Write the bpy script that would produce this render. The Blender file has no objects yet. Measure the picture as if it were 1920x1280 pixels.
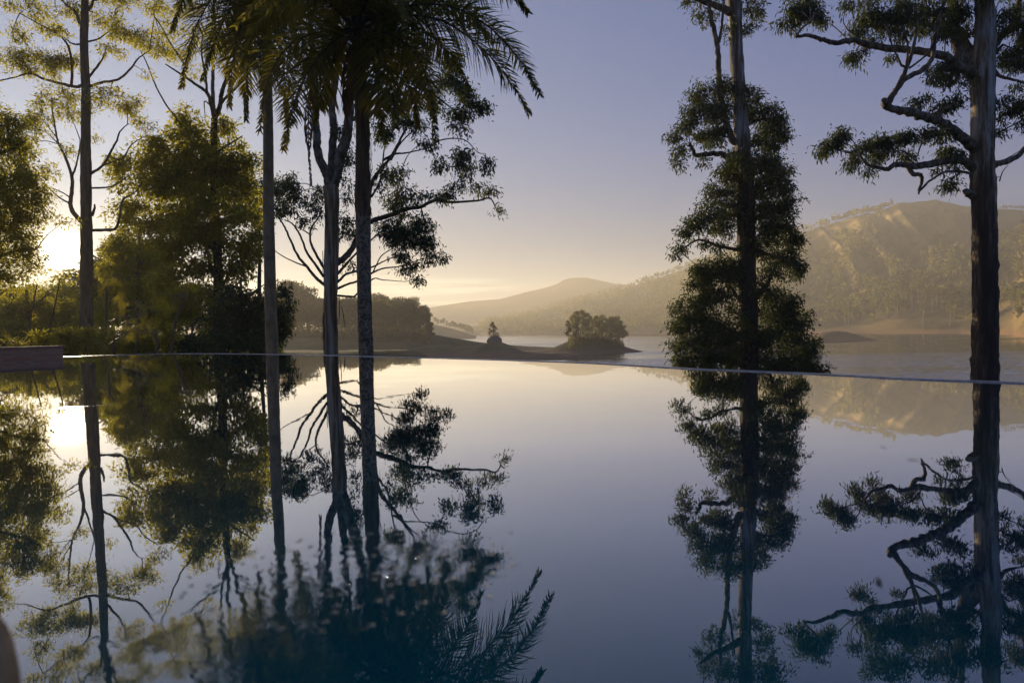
import bpy, math, random
import numpy as np
from mathutils import Vector, Matrix
SC = bpy.context.scene
COL = SC.collection
rad = math.radians
R = np.random.default_rng(7)

# ------------------------------------------------------------------ camera
F = 1280.0                                  # focal length in pixels of the 1920 wide photograph (24 mm)
H = 0.30                                    # camera height above the pool water
DROP = 12.0                                 # camera height above the lake
LAKE = H - DROP
PITCH, ROLL = math.atan(24.7/F), rad(1.28)
fwd = np.array([0, math.cos(PITCH), -math.sin(PITCH)])
up0 = np.array([0, math.sin(PITCH), math.cos(PITCH)])
r0 = np.array([1.0, 0, 0])
rgt = math.cos(ROLL)*r0 - math.sin(ROLL)*up0
upv = math.cos(ROLL)*up0 + math.sin(ROLL)*r0
CAM = np.array([0, 0, H])
def ray(px, py):
    return fwd + rgt*((px-960)/F) + upv*((640-py)/F)
def P(px, py, d):                           # point seen at a pixel, d metres ahead
    r = ray(px, py); return CAM + r*(d/r[1])
def on_plane(px, py, z):
    r = ray(px, py); return CAM + r*((z-H)/r[2])
def hor(px): return 636.7-0.0223*px

cd = bpy.data.cameras.new('camera'); cam = bpy.data.objects.new('camera', cd); COL.objects.link(cam)
M = Matrix.Identity(4)
for i in range(3):
    M[i][0], M[i][1], M[i][2], M[i][3] = rgt[i], upv[i], -fwd[i], CAM[i]
cam.matrix_world = M
cd.sensor_width = 36; cd.lens = 24; cd.clip_start = 0.05; cd.clip_end = 60000
cd.dof.use_dof = True; cd.dof.focus_distance = 30; cd.dof.aperture_fstop = 4.0
SC.camera = cam
SC.view_settings.view_transform = 'Standard'; SC.view_settings.look = 'None'
SC.view_settings.exposure = EXPO = 0.92
SC.view_settings.gamma = 1
cy = SC.cycles
cy.max_bounces = 8; cy.diffuse_bounces = 5; cy.glossy_bounces = 3; cy.transmission_bounces = 4
cy.transparent_max_bounces = 8; cy.volume_bounces = 1; cy.use_denoising = True
cy.sample_clamp_indirect = 6; cy.caustics_reflective = False; cy.caustics_refractive = False

# ------------------------------------------------------------------ object helpers
def tag(o, label=None, cat=None, group=None, kind=None):
    if label: o['label'] = label
    if cat: o['category'] = cat
    if group: o['group'] = group
    if kind: o['kind'] = kind
    return o
def thing(name, loc, label, cat, group=None):
    o = bpy.data.objects.new(name, None); COL.objects.link(o)
    o.location = [float(v) for v in loc]; o.empty_display_size = 0.2
    return tag(o, label, cat, group)
class MB:                                   # gathers arrays of vertices and faces, links them as one mesh object
    def __init__(s): s.v = []; s.f = []; s.n = 0
    def add(s, V, Fc, mat=0, smooth=True):
        V = np.asarray(V, float).reshape(-1, 3); Fc = np.asarray(Fc, int)
        s.v.append(V); s.f.append((Fc+s.n, mat, smooth)); s.n += len(V)
    def mesh(s, name, mats, off=(0, 0, 0)):
        me = bpy.data.meshes.new(name)
        V = np.concatenate(s.v) - np.asarray(off, float)
        lens, idx, mi, sm = [], [], [], []
        for Fc, m, smo in s.f:
            k = Fc.shape[1]; n = len(Fc)
            idx.append(Fc.ravel()); lens.append(np.full(n, k)); mi.append(np.full(n, m)); sm.append(np.full(n, smo))
        idx = np.concatenate(idx); lens = np.concatenate(lens); mi = np.concatenate(mi); sm = np.concatenate(sm)
        me.vertices.add(len(V)); me.vertices.foreach_set('co', V.ravel().astype(np.float32))
        me.loops.add(len(idx)); me.loops.foreach_set('vertex_index', idx.astype(np.int32))
        me.polygons.add(len(lens))
        me.polygons.foreach_set('loop_start', (np.cumsum(lens)-lens).astype(np.int32))
        me.polygons.foreach_set('material_index', mi.astype(np.int32))
        me.polygons.foreach_set('use_smooth', sm.astype(bool))
        for m in mats: me.materials.append(m)
        me.update(calc_edges=True); me.validate()
        return me
    def build(s, name, mats, parent=None):
        if not isinstance(mats, (list, tuple)): mats = [mats]
        off = np.array(parent.location) if parent is not None else (0, 0, 0)
        gp = parent.parent if parent is not None else None
        while gp is not None: off = off + np.array(gp.location); gp = gp.parent
        o = bpy.data.objects.new(name, s.mesh(name, mats, off)); COL.objects.link(o)
        if parent is not None: o.parent = parent
        return o
def norm(a): return a/np.maximum(np.linalg.norm(a, axis=-1, keepdims=True), 1e-9)
def catmull(pts, per=6):
    p = np.asarray(pts, float)
    if len(p) < 3:
        t = np.linspace(0, 1, per+1)[:, None]; return p[0]*(1-t)+p[-1]*t
    q = np.vstack([2*p[0]-p[1], p, 2*p[-1]-p[-2]]); out = []
    for i in range(1, len(q)-2):
        for k in range(per):
            t = k/per; a, b, c, d = q[i-1], q[i], q[i+1], q[i+2]
            out.append(0.5*(2*b+(c-a)*t+(2*a-5*b+4*c-d)*t*t+(3*b-a-3*c+d)*t**3))
    out.append(p[-1]); return np.array(out)
def tube(mb, path, radii, sides=8, mat=0, rough=0.0, rng=R, cap=True):
    path = np.asarray(path, float); n = len(path)
    radii = np.interp(np.linspace(0, 1, n), np.linspace(0, 1, len(radii)), radii)
    T = norm(np.gradient(path, axis=0))
    ref = np.array([0.0, 1, 0]) if abs(T[0][1]) < 0.8 else np.array([1.0, 0, 0])
    A = norm(np.cross(T, ref)); B = np.cross(A, T)
    an = np.linspace(0, 2*math.pi, sides, endpoint=False)
    rr = radii[:, None]*(1+rough*rng.normal(size=(n, sides)))
    if sides >= 12 and rough > .02:         # low swellings, as old trunks have
        zz = np.linspace(0, n/3, n)[:, None]; aa = np.arange(sides)[None, :]/sides*6.283
        rr = rr*(1+(.05 if sides < 18 else .02)*np.sin(zz*1.3+2*aa+rng.uniform(0, 6))+.02*np.sin(zz*3.1-3*aa+rng.uniform(0, 6)))
    V = path[:, None, :]+rr[..., None]*(np.cos(an)[None, :, None]*A[:, None, :]+np.sin(an)[None, :, None]*B[:, None, :])
    i = np.arange(n-1)[:, None]*sides; j = np.arange(sides)[None, :]; j2 = (j+1) % sides
    Fq = np.stack([i+j, i+j2, i+sides+j2, i+sides+j], -1).reshape(-1, 4)
    mb.add(V, Fq, mat)
    if cap and sides >= 3:
        mb.add(V[-1], np.array([list(range(sides))]), mat)
def leaves(mb, pos, d, L, W, rng, mat=0):
    n = len(pos); d = norm(d)
    s = norm(np.cross(d, rng.normal(size=(n, 3)))); nn = np.cross(d, s)
    L = (L*rng.uniform(0.5, 1.4, n))[:, None]; W = (W*rng.uniform(0.6, 1.3, n))[:, None]
    m = pos+d*L*0.42
    V = np.stack([pos, m-s*W/2+nn*W*0.18, pos+d*L-nn*W*0.25, m+s*W/2+nn*W*0.18], 1)
    mb.add(V, np.arange(n*4).reshape(n, 4), mat, False)
def box(mb, c, s, mat=0, rot=0.0):
    c = np.array(c, float); h = np.array(s, float)/2
    v = np.array([[x, y, z] for z in (-1, 1) for y in (-1, 1) for x in (-1, 1)])*h
    ca, sa = math.cos(rot), math.sin(rot)
    v = np.stack([v[:, 0]*ca-v[:, 1]*sa, v[:, 0]*sa+v[:, 1]*ca, v[:, 2]], 1)+c
    mb.add(v, [[0, 2, 3, 1], [4, 5, 7, 6], [0, 1, 5, 4], [2, 6, 7, 3], [0, 4, 6, 2], [1, 3, 7, 5]], mat, False)
def fbm(x, y, seed=0, octv=4):
    g = np.random.default_rng(seed); o = np.zeros_like(x, dtype=float); a = 1.0; f = 1.0
    for k in range(octv):
        for j in range(3):
            th = g.uniform(0, 6.283); ph = g.uniform(0, 6.283); q = g.uniform(0.7, 1.3)
            o = o+a/3*np.sin(f*q*(x*math.cos(th)+y*math.sin(th))+ph)
        a *= 0.5; f *= 2.1
    return o

# ------------------------------------------------------------------ materials
def mat(name):
    m = bpy.data.materials.new(name); m.use_nodes = True
    nt = m.node_tree; nt.nodes.clear()
    out = nt.nodes.new('ShaderNodeOutputMaterial')
    return m, nt, out
def N(nt, t, **kw):
    n = nt.nodes.new(t)
    for k, v in kw.items():
        if k.startswith('i_'): n.inputs[k[2:].replace('_', ' ')].default_value = v
        else: setattr(n, k, v)
    return n
def ramp(nt, fac, stops):
    r = nt.nodes.new('ShaderNodeValToRGB'); e = r.color_ramp.elements
    while len(e) < len(stops): e.new(0.5)
    for el, (p, c) in zip(e, stops): el.position = p; el.color = (*c, 1)
    nt.links.new(fac, r.inputs[0]); return r.outputs[0]
def math_(nt, op, a, b=None, c=None):
    n = nt.nodes.new('ShaderNodeMath'); n.operation = op
    for k, v in enumerate((a, b, c)):
        if v is None: continue
        if isinstance(v, (int, float)): n.inputs[k].default_value = v
        else: nt.links.new(v, n.inputs[k])
    return n.outputs[0]
def noise(nt, vec, scale, detail=4, rough=0.55, stretch=None):
    if stretch is not None:
        mp = nt.nodes.new('ShaderNodeMapping'); mp.inputs['Scale'].default_value = stretch
        nt.links.new(vec, mp.inputs[0]); vec = mp.outputs[0]
    n = nt.nodes.new('ShaderNodeTexNoise'); n.inputs['Scale'].default_value = scale
    n.inputs['Detail'].default_value = detail; n.inputs['Roughness'].default_value = rough
    nt.links.new(vec, n.inputs['Vector']); return n
def mixc(nt, fac, a, b):
    n = nt.nodes.new('ShaderNodeMix'); n.data_type = 'RGBA'
    for s, v in ((0, fac), (6, a), (7, b)):
        if isinstance(v, (int, float)): n.inputs[s].default_value = v
        elif isinstance(v, tuple): n.inputs[s].default_value = (*v, 1)
        else: nt.links.new(v, n.inputs[s])
    return n.outputs[2]
def leaf_mat(name, c1, c2, tr, trans=0.45):
    m, nt, out = mat(name)
    g = N(nt, 'ShaderNodeNewGeometry')
    col = ramp(nt, g.outputs['Random Per Island'], [(0, c1), (0.7, c2), (1, tuple(min(1, v*1.5) for v in c2))])
    tcol = ramp(nt, g.outputs['Random Per Island'], [(0, tuple(v*0.6 for v in tr)), (1, tr)])
    b = N(nt, 'ShaderNodeBsdfPrincipled'); b.inputs['Roughness'].default_value = 0.5
    b.inputs['Specular IOR Level'].default_value = 0.3
    nt.links.new(col, b.inputs['Base Color'])
    t = N(nt, 'ShaderNodeBsdfTranslucent'); nt.links.new(tcol, t.inputs[0])
    mx = N(nt, 'ShaderNodeMixShader'); mx.inputs[0].default_value = trans
    nt.links.new(b.outputs[0], mx.inputs[1]); nt.links.new(t.outputs[0], mx.inputs[2])
    nt.links.new(mx.outputs[0], out.inputs[0]); return m
def bark_mat(name, stops, scale=5, zs=0.18, zshift=None, bump=0.4, spots=None):
    m, nt, out = mat(name)
    tc = N(nt, 'ShaderNodeTexCoord'); v = tc.outputs['Object']
    n = noise(nt, v, scale, 5, 0.6, (1, 1, zs)); f = n.outputs['Fac']
    if zshift:                               # bark of another age below a height: (z0, z1, amount)
        sx = N(nt, 'ShaderNodeSeparateXYZ'); nt.links.new(v, sx.inputs[0])
        mr = N(nt, 'ShaderNodeMapRange'); nt.links.new(sx.outputs[2], mr.inputs[0])
        for k, q in zip((1, 2, 3, 4), (zshift[0], zshift[1], -zshift[2], zshift[2]*.3)): mr.inputs[k].default_value = q
        f = math_(nt, 'ADD', f, mr.outputs[0])
    c = ramp(nt, f, stops)
    if spots:
        n2 = noise(nt, v, spots[0], 6, 0.7)
        c = mixc(nt, ramp(nt, n2.outputs['Fac'], [(0.48, (0, 0, 0)), (0.6, (1, 1, 1))]), c, spots[1])
    n3 = noise(nt, v, scale*3, 6, 0.65, (1, 1, zs*1.2))
    b = N(nt, 'ShaderNodeBsdfPrincipled'); b.inputs['Roughness'].default_value = 0.85
    nt.links.new(c, b.inputs['Base Color'])
    bp = N(nt, 'ShaderNodeBump'); bp.inputs['Strength'].default_value = bump; bp.inputs['Distance'].default_value = 0.05
    nt.links.new(n3.outputs['Fac'], bp.inputs['Height']); nt.links.new(bp.outputs[0], b.inputs['Normal'])
    nt.links.new(b.outputs[0], out.inputs[0]); return m
def plain_mat(name, c1, c2, scale=3, rough=0.85, stretch=None, bump=0.3):
    m, nt, out = mat(name)
    tc = N(nt, 'ShaderNodeTexCoord')
    n = noise(nt, tc.outputs['Object'], scale, 6, 0.6, stretch)
    b = N(nt, 'ShaderNodeBsdfPrincipled'); b.inputs['Roughness'].default_value = rough
    nt.links.new(ramp(nt, n.outputs['Fac'], [(0.35, c1), (0.65, c2)]), b.inputs['Base Color'])
    bp = N(nt, 'ShaderNodeBump'); bp.inputs['Strength'].default_value = bump; bp.inputs['Distance'].default_value = 0.02
    nt.links.new(n.outputs['Fac'], bp.inputs['Height']); nt.links.new(bp.outputs[0], b.inputs['Normal'])
    nt.links.new(b.outputs[0], out.inputs[0]); return m

ML_gum = leaf_mat('gum_leaf', (0.018, 0.038, 0.018), (0.045, 0.070, 0.028), (0.14, 0.17, 0.03), 0.32)
ML_olive = leaf_mat('olive_leaf', (0.05, 0.06, 0.012), (0.12, 0.12, 0.022), (0.66, 0.60, 0.05), 0.60)
ML_yellow = leaf_mat('yellow_leaf', (0.08, 0.085, 0.012), (0.15, 0.14, 0.02), (0.52, 0.46, 0.03), 0.6)
ML_palm = leaf_mat('palm_leaf', (0.028, 0.042, 0.010), (0.075, 0.080, 0.018), (0.42, 0.36, 0.04), 0.45)
ML_dead = leaf_mat('dead_frond', (0.10, 0.055, 0.025), (0.20, 0.11, 0.05), (0.25, 0.13, 0.04), 0.3)
ML_far = leaf_mat('far_leaf', (0.040, 0.058, 0.018), (0.085, 0.10, 0.028), (0.32, 0.28, 0.05), 0.45)
MB_pale = bark_mat('pale_gum_bark', [(0.30, (0.045, 0.030, 0.020)), (0.43, (0.17, 0.11, 0.07)), (0.52, (0.40, 0.37, 0.32)), (0.7, (0.52, 0.50, 0.46))], 4, 0.10)
MB_streak = bark_mat('streaked_gum_bark', [(0.36, (0.06, 0.03, 0.015)), (0.47, (0.22, 0.12, 0.05)), (0.56, (0.32, 0.24, 0.16)), (0.72, (0.40, 0.36, 0.31))], 5, 0.06)
MB_two = bark_mat('shedding_gum_bark', [(0.30, (0.018, 0.013, 0.010)), (0.46, (0.07, 0.045, 0.03)), (0.55, (0.22, 0.15, 0.09)), (0.64, (0.36, 0.33, 0.29)), (0.8, (0.42, 0.40, 0.37))], 4.5, 0.10, (9.0, 14.0, 0.145))
MB_bough = bark_mat('bough_bark', [(0.35, (0.025, 0.018, 0.013)), (0.5, (0.11, 0.075, 0.045)), (0.68, (0.26, 0.21, 0.15))], 5, 0.6)
MB_dark = bark_mat('dark_bark', [(0.3, (0.025, 0.018, 0.013)), (0.7, (0.10, 0.075, 0.055))], 8, 0.25)
MB_brown = bark_mat('brown_bark', [(0.3, (0.10, 0.055, 0.028)), (0.7, (0.28, 0.18, 0.095))], 6, 0.15)
MB_palm = bark_mat('lichened_palm_trunk', [(0.3, (0.11, 0.075, 0.04)), (0.55, (0.24, 0.18, 0.11)), (0.75, (0.36, 0.30, 0.21))], 9, 0.6, None, 0.3, (22, (0.035, 0.03, 0.022)))
MB_fibre = bark_mat('fibrous_palm_trunk', [(0.3, (0.055, 0.028, 0.014)), (0.7, (0.23, 0.13, 0.065))], 22, 0.08, None, 0.9)
MB_ring = bark_mat('smooth_palm_trunk', [(0.3, (0.15, 0.095, 0.045)), (0.7, (0.36, 0.26, 0.15))], 7, 0.5)
MB_far = plain_mat('far_bark', (0.10, 0.08, 0.06), (0.30, 0.26, 0.21), 2)
MB_farpale = plain_mat('far_pale_bark', (0.40, 0.34, 0.28), (0.58, 0.52, 0.44), 2)

# ------------------------------------------------------------------ land below the pool
EDGE_PX = [(118, 669.5), (200, 666.2), (320, 663.3), (410, 663.2), (500, 664.3), (600, 666.2), (700, 668.8), (800, 671.2), (900, 674), (1000, 677.2), (1100, 681), (1200, 686.6), (1300, 692.7), (1400, 696.6), (1550, 703.2), (1700, 711.4), (1850, 717), (1920, 720)]
EDGE = np.array([on_plane(x, y, 0.0) for x, y in EDGE_PX])
def edge_t(X, Y): return 0.66*X+0.75*Y-3.9
def bank_z(X, Y):
    t = np.maximum(edge_t(X, Y), 0)
    s = np.clip((X+30)/30, 0, 1); s = s*s*(3-2*s)
    k = 0.035+0.17*s
    z = -0.95-k*t-0.35*s+0.12*fbm(X*0.35, Y*0.35, 3)*np.minimum(t/6, 1)
    return np.maximum(z, LAKE-1.6)

# ------------------------------------------------------------------ foreground trees
DENS = 1.3
class Tree:
    """A tree drawn limb by limb; each limb and leaf mass gets its own distance."""
    def __init__(s, name, label, cat, D, seed, bark, leaf, group=None):
        s.D = D; s.rng = np.random.default_rng(seed); s.bark = bark; s.leaf = leaf
        s.name, s.label, s.cat, s.group = name, label, cat, group
        s.sk = []; s.skpx = []; s.crown = MB(); s.root = None
        s.mp = D/F
    def trunk(s, pts, hw, sides=14, base=None):
        X = P(pts[-1][0], pts[-1][1], s.D)
        zb = float(bank_z(X[0], X[1])) if base is None else base
        path = [P(x, y, s.D) for x, y in pts]
        if path[-1][2] > zb-0.3:
            path.append(np.array([path[-1][0], s.D, zb-0.3]))
            hw = list(hw)+[hw[-1]*1.25]
        path = path[::-1]; hw = list(hw)[::-1]
        s.root = thing(s.name, (path[0][0], s.D, zb), s.label, s.cat, s.group)
        sm = catmull(path, 8)
        # resample finely so bark edge is uneven
        mb = MB(); tube(mb, sm, np.array(hw)*s.mp, sides, 0, 0.035, s.rng)
        s.trunk_o = mb.build('trunk', s.bark, s.root)
        s._reg(sm, pts, True)
        return s
    def _reg(s, sm, pts=None, trunk=False):
        for p in sm[::2]: s.sk.append(p)
    def _depth_at(s, px, py):
        q = P(px, py, s.D); sk = np.array(s.sk)
        # nearest skeleton point as seen from the camera
        k = np.argmin((sk[:, 0]/sk[:, 1]-q[0]/q[1])**2+((sk[:, 2]-H)/sk[:, 1]-(q[2]-H)/q[1])**2)
        return sk[k][1]
    def bough(s, pts, h0, h1, dz=None, part=True, sides=8):
        L = sum(math.hypot(pts[i+1][0]-pts[i][0], pts[i+1][1]-pts[i][1]) for i in range(len(pts)-1))*s.mp
        d0 = s._depth_at(*pts[0])
        if dz is None: dz = s.rng.normal()*0.28*L
        n = len(pts)
        path = [P(x, y, d0+dz*(i/(n-1))) for i, (x, y) in enumerate(pts)]
        sm = catmull(path, 6)
        sm[1:-1] += s.rng.normal(size=(len(sm)-2, 3))*0.22*h1*s.mp
        mb = MB() if part else s.crown
        tube(mb, sm, np.array([h0*1.15, h0*0.95, (h0+h1)/2, h1])*s.mp, sides, 0 if part else 1, 0.05, s.rng)
        if part: mb.build('bough', MB_bough if s.bark.name != 'brown_bark' else s.bark, s.root)
        s._reg(sm)
        return s
    def blobs(s, bl, dens=1.0, leaf=(0.17, 0.045), rc=0.34, nl=26, droop=0.9, twig=True, dzk=0.8, outward=0.4):
        rng = s.rng
        for b in bl:
            cx, cy_, rx, ry = b[:4]; de = dens*(b[4] if len(b) > 4 else 1)
            rcp = rc/s.mp
            ex, ey = max(rx-rcp*0.3, rx*0.5), max(ry-rcp*0.3, ry*0.5)
            rd = max(rx, ry)*dzk*s.mp
            d0 = s._depth_at(cx, cy_) if s.sk else s.D
            d0 = 0.5*d0+0.5*s.D + rng.normal()*rd*0.5
            C = P(cx, cy_, d0)
            n = max(2, int(DENS*de*math.pi*rx*ry/(rcp*rcp*0.95)+rng.uniform()))
            u = norm(rng.normal(size=(n, 3)))*(rng.uniform(size=(n, 1))**0.45)*np.where(rng.uniform(size=(n, 1)) < .28, rng.uniform(1.0, 1.6, (n, 1)), 1.0)
            cen = C+u[:, :1]*ex*s.mp*rgt+u[:, 1:2]*ey*s.mp*upv+u[:, 2:]*rd*np.array([0, 1.0, 0])
            # twigs
            if twig and s.sk:
                sk = np.array(s.sk); S = sk[np.argmin(((sk-C)**2).sum(1)+0.6*np.maximum(sk[:, 2]-C[2], 0)**2)]
                dist = np.linalg.norm(C-S)
                mid = (S+C)/2+np.array([0, 0, 0.08*dist])+rng.normal(size=3)*0.06*dist
                lim = catmull([S, mid, C], 5)
                if dist > 0.15: tube(s.crown, lim, [min(0.035, 0.012+0.012*dist), 0.008], 5, 1, 0, rng, False)
                loc = lim[2:]
                for c in cen[:: (1 if n < 40 else 2)]:
                    k = loc[np.argmin(((loc-c)**2).sum(1))]
                    m = (k+c)/2+rng.normal(size=3)*0.08*np.linalg.norm(c-k)+np.array([0, 0, 0.05])
                    tube(s.crown, [k, m, c], [0.010, 0.004], 3, 1, 0, rng, False)
            cr = rng.uniform(0.6, 1.25, n)
            cnt = np.maximum(6, (2.3*nl*cr*cr).astype(int))
            ci = np.repeat(np.arange(n), cnt)
            off = rng.normal(size=(len(ci), 3))*np.array([1, 1, 0.8])*(0.52*rc*cr[ci])[:, None]
            pos = cen[ci]+off
            d = rng.normal(size=(len(ci), 3))*0.55+np.array([0, 0, -droop])+outward*norm(off)+0.25*u[ci][:, [0, 2, 1]]
            leaves(s.crown, pos, d, leaf[0]*1.05, leaf[1]*1.3, rng, 0)
        return s
    def done(s):
        if s.crown.n: s.crown.build('crown', [s.leaf, s.bark], s.root)
        return s.root

exec_order = []
# --- tall thin gum beside the sun
def tree_beside_sun():
    t = Tree('eucalyptus_tree', 'tall straight gum with open feathery tiers, its trunk just beside the sun', 'tree', 38, 11, MB_brown, ML_olive, 'tall trees beyond the pool')
    t.trunk([(157, -160), (159, -60), (159.5, 0), (157.5, 84), (161, 169), (161, 253), (161, 337), (162, 424), (162, 509), (162, 593), (161, 666)], [4, 5, 6, 7, 7.5, 8.3, 9, 10, 10.5, 11.5, 12])
    bo = t.bough
    bo([(168, 432), (200, 431), (217, 428), (225, 405), (226, 388), (233, 372), (253, 361), (267, 343)], 2.6, 1)
    bo([(170, 326), (194, 309), (208, 284), (219, 264), (225, 247), (239, 233)], 2.2, 0.8)
    bo([(194, 310), (231, 295), (245, 273), (270, 256)], 1.5, 0.7)
    bo([(170, 353), (209, 350), (233, 335), (250, 325)], 1.6, 0.7)
    bo([(166, 163), (191, 155), (222, 149), (245, 129), (259, 110), (280, 95)], 2.4, 0.8)
    bo([(166, 146), (183, 124), (194, 107), (200, 85)], 2, 0.8)
    bo([(163, 79), (183, 74), (194, 67), (210, 55)], 1.6, 0.6)
    bo([(165, 20), (175, 2), (177, -25)], 2.5, 1.2)
    bo([(157, 418), (150, 412), (138, 399), (132, 382), (135, 357), (135, 332), (124, 298), (110, 270), (104, 242), (96, 197)], 4, 1.2)
    bo([(135, 332), (143, 309), (149, 281), (150, 262)], 1.8, 0.8)
    bo([(132, 382), (112, 371), (93, 354), (82, 343)], 1.5, 0.7)
    bo([(132, 371), (115, 360), (93, 351)], 1.2, 0.6)
    bo([(156, 160), (141, 163), (115, 157), (84, 149), (56, 138), (25, 146), (-10, 153)], 2.8, 1)
    bo([(134, 160), (135, 127), (129, 90), (115, 70), (93, 56), (37, 25)], 2.2, 0.8)
    bo([(156, 84), (135, 82), (120, 70)], 1.8, 0.8)
    bo([(156, 48), (149, 42), (141, 22), (121, 6), (100, -20)], 3, 1.2)
    bo([(172, 405), (176, 395), (178, 383)], 2.6, 1.4)
    bo([(104, 255), (88, 235), (70, 215)], 1.2, 0.6)
    t.blobs([(40, 108, 45, 18, 1.5), (100, 110, 38, 20, 1.5), (60, 128, 60, 18, 1.3), (22, 65, 32, 12), (55, 15, 40, 20), (110, 25, 42, 20), (100, 60, 35, 16), (130, 110, 20, 28),
             (200, 40, 40, 16), (225, 60, 35, 16), (262, 72, 50, 16, 1.3), (290, 90, 28, 18, 1.2), (215, 95, 28, 12), (274, 140, 12, 10), (205, 180, 38, 16), (240, 203, 32, 22, 1.3), (185, 200, 20, 22),
             (262, 232, 28, 9), (110, 188, 40, 22, 1.2), (80, 212, 30, 24, 1.2), (130, 215, 24, 26), (60, 245, 30, 22), (50, 275, 35, 18), (182, 262, 10, 12), (95, 165, 35, 9, .8),
             (120, 285, 15, 15, .7), (92, 318, 25, 14, .8), (225, 310, 26, 14), (235, 8, 40, 15), (292, 14, 30, 15), (190, -20, 40, 18), (120, -40, 50, 25), (60, -30, 40, 18), (150, -110, 60, 40), (225, 330, 20, 8), (262, 335, 14, 10),
             (150, 12, 25, 14)], 0.62, (0.20, 0.05), 0.36, 22, 0.35)
    return t.done()
# --- dense crown reaching in from beyond the frame
def tree_by_frame():
    t = Tree('leafy_tree', 'bushy golden green tree reaching in from the picture edge, next to the sun', 'tree', 34, 12, MB_dark, ML_olive, 'tall trees beyond the pool')
    t.trunk([(-75, 60), (-72, 200), (-68, 350), (-66, 500), (-64, 672)], [4, 7, 9, 11, 13])
    bo = t.bough
    bo([(-70, 330), (-30, 300), (20, 280), (50, 262)], 4, 1)
    bo([(-68, 430), (-20, 400), (30, 380), (65, 372)], 4, 1)
    bo([(-66, 510), (-20, 490), (30, 470), (68, 468)], 4, 1)
    t.blobs([(12, 235, 34, 26), (28, 282, 40, 40), (15, 345, 62, 46), (52, 330, 28, 28), (35, 400, 48, 36), (22, 450, 52, 40), (14, 512, 46, 32), (50, 486, 26, 26), (68, 366, 20, 32), (-40, 300, 50, 90), (-50, 430, 50, 90), (76, 395, 10, 12), (-60, 180, 40, 60)], 1.0, (0.17, 0.055), 0.36, 28, 0.5)
    t.blobs([(118, 417, 26, 10), (98, 408, 12, 8)], 0.5, (0.17, 0.05), 0.34, 22, 0.4)
    return t.done()
# --- broad bushy tree
def bushy_tree():
    t = Tree('leafy_tree', 'broad bushy tree with thick olive crown, standing between the sun and the first palm', 'tree', 44, 13, MB_dark, ML_olive, 'tall trees beyond the pool')
    t.trunk([(402, 222), (401, 281), (402, 354), (405, 424), (408, 480), (410, 520), (408, 582), (408, 668)], [5.5, 6.5, 7, 7.5, 8, 8.5, 9, 11])
    bo = t.bough
    bo([(402, 224), (396, 197), (388, 174), (365, 157), (337, 138), (310, 120)], 3.5, 1)
    bo([(402, 222), (399, 180), (399, 141), (399, 100), (404, 50), (400, 0)], 3.5, 1.5)
    bo([(403, 222), (413, 197), (416, 174), (428, 140), (441, 107), (450, 60)], 4, 1.2)
    bo([(414, 195), (426, 180), (450, 157), (468, 120), (484, 82)], 2.4, 1)
    bo([(388, 174), (385, 140), (378, 100), (380, 60)], 2, .8)
    bo([(404, 215), (400, 205), (384, 190), (384, 212)], 1.4, .8)
    bo([(405, 524), (394, 497), (388, 464), (384, 430)], 3.5, 1.5)
    bo([(412, 532), (422, 528), (439, 497), (462, 480), (470, 452)], 2.6, 1)
    bo([(404, 430), (440, 400), (455, 370)], 3, 1)
    bo([(403, 400), (360, 370), (330, 340), (300, 330)], 3, 1)
    bo([(406, 470), (370, 450), (335, 430), (300, 425)], 2.6, 1)
    bo([(401, 300), (370, 275), (340, 250)], 2.6, 1)
    bo([(401, 290), (430, 270), (455, 255)], 2.4, 1)
    bo([(340, 240), (335, 228), (312, 197), (290, 157), (276, 121), (264, 96)], 1.7, 0.9)
    bo([(352, 130), (335, 104), (318, 79), (301, 48), (270, 6)], 1.8, .8)
    t.blobs([(350, 218, 22, 14), (335, 238, 30, 14), (360, 250, 46, 24), (425, 235, 26, 18), (296, 272, 36, 18), (272, 302, 36, 18), (226, 306, 26, 14, .8), (340, 300, 78, 46), (400, 300, 66, 56), (450, 305, 40, 40), (320, 368, 60, 42),
             (390, 385, 78, 48), (452, 372, 42, 50), (302, 418, 54, 26), (350, 446, 66, 36), (420, 455, 60, 36), (474, 430, 20, 44), (268, 388, 30, 14), (234, 386, 26, 12, .8), (330, 484, 40, 22, .8), (452, 505, 28, 22, .6), (360, 500, 36, 20, .7)],
            0.78, (0.26, 0.085), 0.44, 24, 0.5)
    t.blobs([(250, 345, 42, 20), (288, 350, 42, 26), (215, 318, 16, 10), (255, 415, 36, 18), (300, 462, 42, 22), (385, 498, 40, 22), (226, 400, 20, 12), (330, 330, 60, 40), (370, 340, 50, 40), (430, 345, 50, 40), (340, 410, 50, 34), (400, 430, 50, 30), (280, 325, 40, 18), (340, 520, 46, 28), (388, 545, 50, 30), (440, 500, 40, 36), (470, 480, 22, 40), (360, 575, 56, 30), (300, 535, 36, 28), (430, 560, 40, 34), (318, 590, 40, 30)], 0.66, (0.26, 0.085), 0.5, 22, 0.5)
    t.blobs([(385, 90, 44, 40), (425, 70, 40, 45), (320, 45, 26, 18), (300, 65, 25, 14), (332, 100, 20, 15), (345, 15, 30, 20), (300, 18, 24, 14), (450, 130, 25, 20), (360, 130, 20, 16)], 0.42, (0.22, 0.06), 0.42, 22, 0.5)
    return t.done()
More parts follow.
